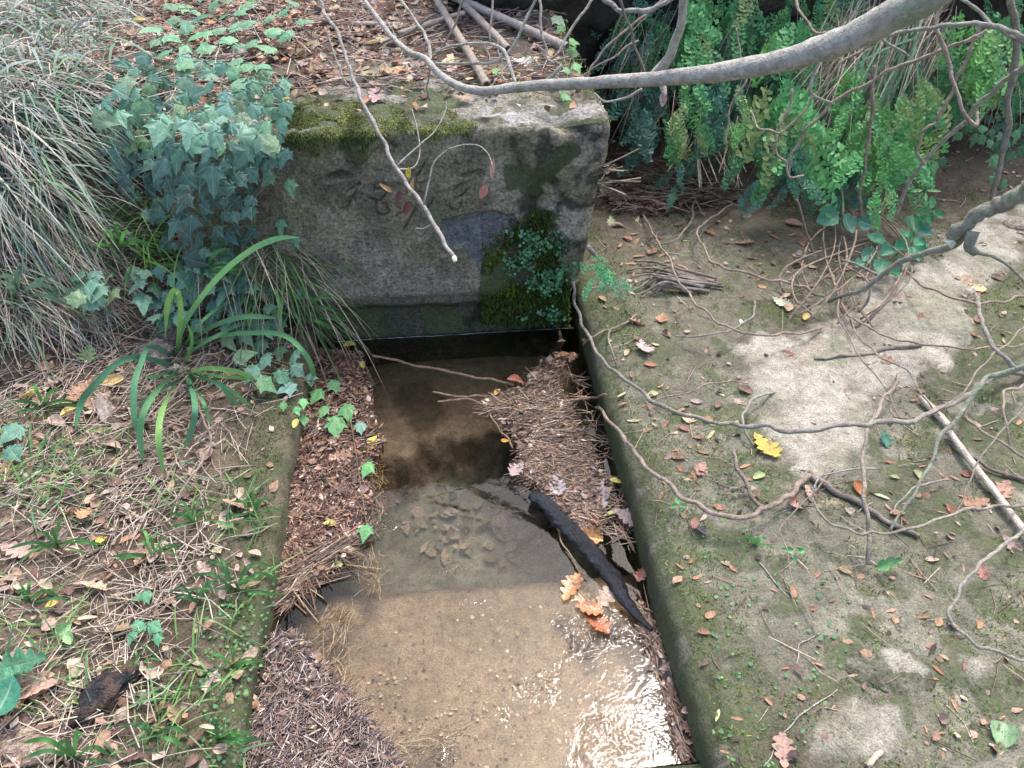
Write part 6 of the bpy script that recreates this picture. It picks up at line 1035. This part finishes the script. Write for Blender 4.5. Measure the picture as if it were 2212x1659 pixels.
for k, u, v, s_, a, c, lab in [
    ('oakw', 735, 998, 56, 90, (.52, .30, .19), 'broad tan leaf lying on the left raft'), ('oval', 805, 962, 30, 20, (.66, .56, .12), 'yellow leaf at the edge of the left raft, upper of two'), ('oval', 800, 982, 30, 200, (.42, .32, .10), 'ochre leaf at the edge of the left raft, lower of two'), ('oval', 641, 925, 26, 190, (.62, .50, .16), 'yellow leaf near the top left of the raft'), ('oval', 715, 1143, 32, 100, (.72, .64, .18), 'bright yellow leaf on the lower left raft'), ('oak', 735, 1195, 56, 70, (.42, .44, .22), 'pale olive leaf floating off the lower left raft'), ('oak', 720, 1222, 44, 110, (.40, .42, .20), 'second olive leaf floating under the first'),
    ('ovalw', 1216, 779, 30, 80, (.50, .22, .06), 'orange leaf at the upper tip of the reed raft'), ('ovalw', 1190, 816, 28, 160, (.56, .30, .10), 'round orange leaf floating beside the reed raft'), ('ovalw', 1112, 832, 40, 90, (.40, .13, .06), 'wet red leaf at the left of the reed raft'), ('oval', 1074, 857, 22, 20, (.62, .42, .12), 'ochre leaf at the left tip of the reed raft'), ('oval', 1090, 962, 18, 100, (.66, .32, .06), 'bright orange leaflet at the raft edge'), ('oak', 1118, 1022, 50, 200, (.42, .33, .31), 'greyish pink leaf rolled at the raft edge'), ('oak', 1203, 1058, 56, 160, (.46, .42, .40), 'grey oak leaf at the upper end of the black log'), ('oak', 1292, 1078, 92, 170, (.40, .37, .37), 'large grey oak leaf right of the black log'),
    ('oval', 1303, 1078, 42, 40, (.56, .38, .26), 'tan leaf on top of the large grey oak leaf'), ('oval', 1327, 1050, 28, 100, (.70, .60, .18), 'yellow leaf near the wall above the grey oak leaf'), ('oakw', 1268, 1168, 62, 100, (.46, .22, .08), 'wet orange leaf right of the log'), ('ovalw', 1282, 1138, 30, 100, (.42, .12, .06), 'small wet red leaf right of the log'), ('oak', 1350, 1125, 66, 140, (.44, .36, .33), 'curled greyish leaf pressed to the right wall'), ('lance', 1322, 1118, 50, 40, (.42, .42, .16), 'olive narrow leaf beside the curled greyish leaf'), ('oval', 1218, 1152, 46, 130, (.56, .52, .16), 'yellow-green leaf stuck to the black log'),
    ('oakw', 1385, 1243, 42, 200, (.28, .10, .07), 'dark red leaf floating by the right wall'), ('oakw', 1232, 1278, 74, 10, (.52, .27, .13), 'orange oak leaf of the cluster floating over the sandy floor'), ('oakw', 1258, 1295, 70, 320, (.52, .36, .22), 'tan-orange oak leaf in the middle of the floating cluster'), ('oakw', 1285, 1345, 78, 170, (.40, .15, .08), 'red oak leaf at the lower end of the floating cluster'), ('oak', 1305, 1300, 64, 30, (.52, .40, .33), 'pale curled leaf at the right of the floating cluster'), ('oakw', 1268, 1318, 66, 120, (.50, .24, .12), 'rusty leaf under the floating cluster'),
    ('oval', 1480, 1545, 30, 60, (.38, .26, .25), 'dark pink leaf at the near end of the right wall'), ('oakw', 1485, 1580, 44, 150, (.26, .12, .08), 'wet brown leaf at the near right corner'), ('lance', 620, 1470, 30, 150, (.42, .50, .30), 'pale green leaflet on the near raft'), ('oval', 1262, 745, 18, 160, (.5, .24, .14), 'small rusty leaf at the far right corner of the water'), ('oval', 755, 755, 32, 100, (.60, .48, .12), 'yellow leaf in the far left corner of the basin'), ('oval', 785, 798, 24, 160, (.52, .44, .14), 'ochre leaflet below the yellow corner leaf'), ('oakw', 1235, 782, 34, 20, (.22, .10, .07), 'dark leaf standing at the far right corner'), ('oval', 1212, 742, 18, 90, (.34, .2, .16), 'brown leaflet floating under the block foot')]:
    leaf(k, u, v, s_, a, c, lab, .016 if 'float' not in lab else .008)
for k, u, v, s_, a, c, lab in [
    ('oval', 300, 60, 44, 90, (.70, .58, .24), 'yellow leaf left of the terrace ivy, uppermost'), ('oval', 278, 112, 34, 20, (.74, .62, .40), 'cream leaf left of the terrace ivy'), ('oval', 125, 50, 36, 60, (.70, .58, .22), 'pale yellow leaf in the long grass'), ('oval', 460, 85, 34, 90, (.70, .56, .16), 'yellow leaf among the terrace ivy'), ('oval', 728, 93, 34, 160, (.72, .60, .30), 'yellow leaf on the litter right of the ivy'), ('oval', 806, 106, 38, 80, (.70, .58, .30), 'broad yellow leaf on the litter'), ('lance', 876, 122, 52, 110, (.44, .58, .20), 'lime green narrow leaf on the terrace'), ('lance', 902, 82, 40, 80, (.60, .50, .14), 'yellow narrow leaf beside the thin level cane'),
    ('oak', 802, 136, 34, 70, (.52, .30, .20), 'rusty leaf on the bare stone of the terrace'), ('oak', 812, 222, 52, 10, (.54, .38, .34), 'pink lobed leaf on the edge above the moss fringe'), ('oval', 795, 232, 36, 200, (.42, .22, .15), 'red-brown leaf beside the pink lobed one'), ('oak', 1132, 148, 62, 110, (.62, .66, .54), 'whitish green leaf on the terrace below the canes'), ('lance', 1098, 172, 36, 90, (.70, .55, .30), 'straw-yellow leaf near the cane end'), ('oval', 1069, 168, 26, 10, (.66, .58, .26), 'yellow leaf left of the straw-yellow one'), ('oval', 1012, 150, 30, 60, (.64, .54, .18), 'yellow leaf beside the open-ended cane'), ('oak', 540, 165, 60, 150, (.52, .33, .24), 'large pinkish leaf between the ivy and the moss fringe'),
    ('oval', 621, 228, 20, 80, (.66, .58, .20), 'small yellow leaf at the left end of the moss fringe'), ('lance', 860, 160, 36, 80, (.60, .44, .24), 'tan narrow leaf on the bare terrace stone'), ('oak', 895, 195, 44, 100, (.46, .26, .17), 'rusty leaf above the moss fringe'), ('oak', 1000, 225, 40, 80, (.46, .27, .18), 'brown curled leaf at the right end of the moss fringe'), ('lance', 1180, 240, 46, 95, (.60, .54, .40), 'pale narrow leaf near the right edge of the block'), ('lance', 1162, 198, 22, 160, (.5, .26, .14), 'orange leaflet under the thick branch'), ('lance', 1120, 198, 24, 20, (.5, .28, .15), 'orange leaflet left of the other under the branch'), ('oval', 1225, 205, 40, 60, (.5, .38, .33), 'pinkish leaf on the block corner')]:
    leaf(k, u, v, s_, a, c, lab, .016)
# leaves caught on the hanging twig
for k, u, v, s_, a, c, lab in [('oval', 884, 385, 24, 10, (.62, .50, .06), 'yellow leaf hanging on the long pale twig'), ('lance', 848, 415, 34, 300, (.52, .30, .14), 'orange curled leaf caught on the long pale twig'), ('oval', 866, 412, 26, 200, (.16, .06, .07), 'dark purple leaf caught on the long pale twig'), ('oval', 884, 435, 30, 200, (.16, .05, .06), 'dark red leaf below the purple one on the twig'), ('lance', 884, 425, 40, 15, (.50, .34, .16), 'tan leaf pressed to the long pale twig'), ('lance', 1062, 385, 42, 10, (.50, .26, .22), 'pink shrivelled leaf hanging from the arched side twig'), ('oval', 1050, 398, 34, 200, (.42, .18, .13), 'red shrivelled leaf hanging below the pink one'), ('oval', 1432, 200, 30, 180, (.42, .30, .26), 'dry brown leaf hanging under the thick branch')]:
    leaf(k, u, v, s_, a, c, lab, depth=1.90 if u < 1100 else 1.75, nrm=(0, -1, .4))
# small leaflets that nothing tells apart, by colour and by where they lie
ZN = [('on the moss beside the right basin rim', [(1300, 760), (1420, 760), (1560, 1100), (1640, 1640), (1560, 1640), (1440, 1200)], 26), ('on the pale slab', [(1600, 750), (1850, 690), (2050, 620), (2080, 700), (1900, 900), (1760, 1000)], 26), ('on the mud between block and ferns', [(1310, 470), (1560, 460), (1880, 560), (1780, 680), (1500, 640), (1380, 640)], 34),
      ('on the lower right paving', [(1620, 1180), (2212, 1160), (2212, 1640), (1640, 1640)], 34), ('among the branches at the right', [(1700, 1040), (2212, 900), (2212, 1160), (1720, 1150)], 28), ('on the moss above the bow-shaped branch', [(1420, 820), (1600, 860), (1700, 1000), (1560, 1080), (1430, 1000)], 26), ('on the mossy edge at the far right', [(2080, 520), (2212, 480), (2212, 780), (2100, 760)], 12)]
CN = [('orange-brown', (.45, .27, .17)), ('pale tan', (.56, .42, .28)), ('brown', (.30, .18, .12)), ('yellow-green', (.52, .54, .28)), ('reddish', (.40, .19, .13))]
for zn, poly, n in ZN:
    for (a, b) in pd(poly, n, 16):
        for _ in range(12):
            cn, c = R.choices(CN, (5, 3, 4, 1.6, 3))[0]; k = R.choices(['lance', 'oval'], (3, 1))[0]; nm = 'narrow' if k == 'lance' else 'oval'; lb = f'{cn} {nm} leaflet {near(a, b)}'
            if lb not in SEEN_L: break
        SEEN_L[lb] = 1
        leaf(k, a, b, R.uniform(20, 34), R.uniform(0, 360), mul(c, R.uniform(.8, 1.15)), lb, .004, f'small {cn} {nm} leaves {zn}', jit=.15)
ZL = [('on the bank', [(0, 720), (330, 900), (560, 1060), (540, 1659), (0, 1659)], 70, 60, .014), ('on the terrace', [(620, 0), (980, 0), (1200, 140), (1180, 220), (700, 220)], 75, 30, .014), ('on the left raft', [(660, 800), (780, 800), (780, 1100), (640, 1200)], 14, 22, .016), ('on the near raft', [(600, 1420), (680, 1440), (820, 1640), (560, 1640)], 12, 22, .03)]
CL = [('pinkish', (.50, .36, .30)), ('rust-brown', (.44, .28, .19)), ('tan', (.58, .47, .37)), ('dark brown', (.20, .12, .10))]
for zn, poly, n, sz, lf in ZL:
    for (a, b) in pd(poly, n, 24):
        for _ in range(20):
            cn, c = R.choice(CL); k = R.choice(['oak', 'oval', 'oval', 'lance']); nm = {'oak': 'lobed', 'oval': 'oval', 'lance': 'narrow'}[k]; lb = f'{cn} {nm} leaf {zn}, {near(a, b)}'
            if lb not in SEEN_L: break
        SEEN_L[lb] = 1
        leaf(k, a, b, sz*R.uniform(.6, 1.1)*(1 if k == 'oak' else .75), R.uniform(0, 360), mul(c, R.uniform(.8, 1.15)), lb, lf, f'{cn} {nm} leaves {zn}', jit=.35)
# ---- stones and charred wood -------------------------------------------------------------
def stone(label, u, v, rx, ry, rz, c0, c1, sink=.4, name='stone', z=None, mat=None, ang=0, sharp=.12, cat='stone', moss=0., wet=False):
    if z is None: P, d = surf(u, v); P, d = P[0], d[0]
    else: P = at(float(u), float(v), z); d = float(proj(P)[2])
    import bmesh; bm = bmesh.new(); bmesh.ops.create_icosphere(bm, subdivisions=4, radius=1); V = np.array([x.co[:] for x in bm.verts]); F = np.array([[x.index for x in f.verts] for f in bm.faces]); bm.free()
    sd_ = u*.01; g = 1+sharp*2.0*fbm(V[:, 0], V[:, 1], V[:, 2]+sd_, 1.3, 3, 300)+sharp*fbm(V[:, 0], V[:, 1], V[:, 2]+sd_, 5, 4, 301); W = V*g[:, None]*np.array([rx, ry, rz])*d/FP
    n1 = fbm(V[:, 0], V[:, 1], V[:, 2]+sd_, 2.5, 5, 302); ca, sa = math.cos(ang), math.sin(ang); W[:, :2] = np.stack([W[:, 0]*ca-W[:, 1]*sa, W[:, 0]*sa+W[:, 1]*ca], -1); W[:, 2] += rz*d/FP*(1-2*sink)
    o = link(name, mesh_np(name, W, F, lerp(c0, c1, sm(-.35, .35, n1)), mat or M_stone, extra={'Moss': np.full(len(W), moss)}), loc=P, label=label, cat=cat); o.color = (1, 1, 1, .25); return o
stone('round grey submerged stone on the deep floor left of the log', 1125, 1135, 62, 48, 22, (.17, .155, .12), (.22, .20, .155), .4, 'submerged_stone', -.21, M_floor)
stone('small dark pebble on the deep floor below the reed raft', 1068, 958, 14, 10, 8, (.05, .045, .035), (.08, .07, .05), .4, 'submerged_stone', -.20, M_floor)
stone('dark blotched stone behind the strap-leaved clump', 335, 772, 44, 44, 26, (.10, .09, .085), (.32, .29, .27), .35, ang=.5); stone('smaller rounded stone above the blotched one', 368, 730, 32, 34, 22, (.16, .13, .10), (.33, .28, .24), .4)
stone('brown stone half buried under the drooping strap leaves', 290, 868, 40, 26, 16, (.12, .10, .08), (.22, .18, .14), .45); stone('pale brown stone at the lower left corner', 55, 1615, 80, 46, 22, (.24, .18, .13), (.42, .34, .27), .4)
stone('short weathered piece of wood on the straw under the clump', 225, 885, 62, 16, 12, (.26, .22, .19), (.42, .36, .33), .3, 'wood_piece', ang=-1.05, cat='wood', mat=M_litter)
stone('charred black chunk of wood lying in the straw at the lower left', 232, 1505, 88, 44, 36, (.008, .008, .01), (.03, .028, .03), .3, 'charred_chunk', ang=1.18, sharp=.34, cat='charred wood', mat=M_char).color = (1, 1, 1, .52)
stone('flat mossy bulge of stone on the lower right paving', 1930, 1450, 95, 60, 9, (.20, .18, .14), (.34, .32, .27), .5, moss=.55); stone('bare brown stone in the paving under the twig hoop', 1800, 1090, 40, 24, 8, (.20, .18, .12), (.30, .27, .2), .5, moss=.3)
stone('rounded stone at the right edge of the slab', 2200, 490, 34, 26, 14, (.26, .22, .18), (.36, .32, .28), .4)
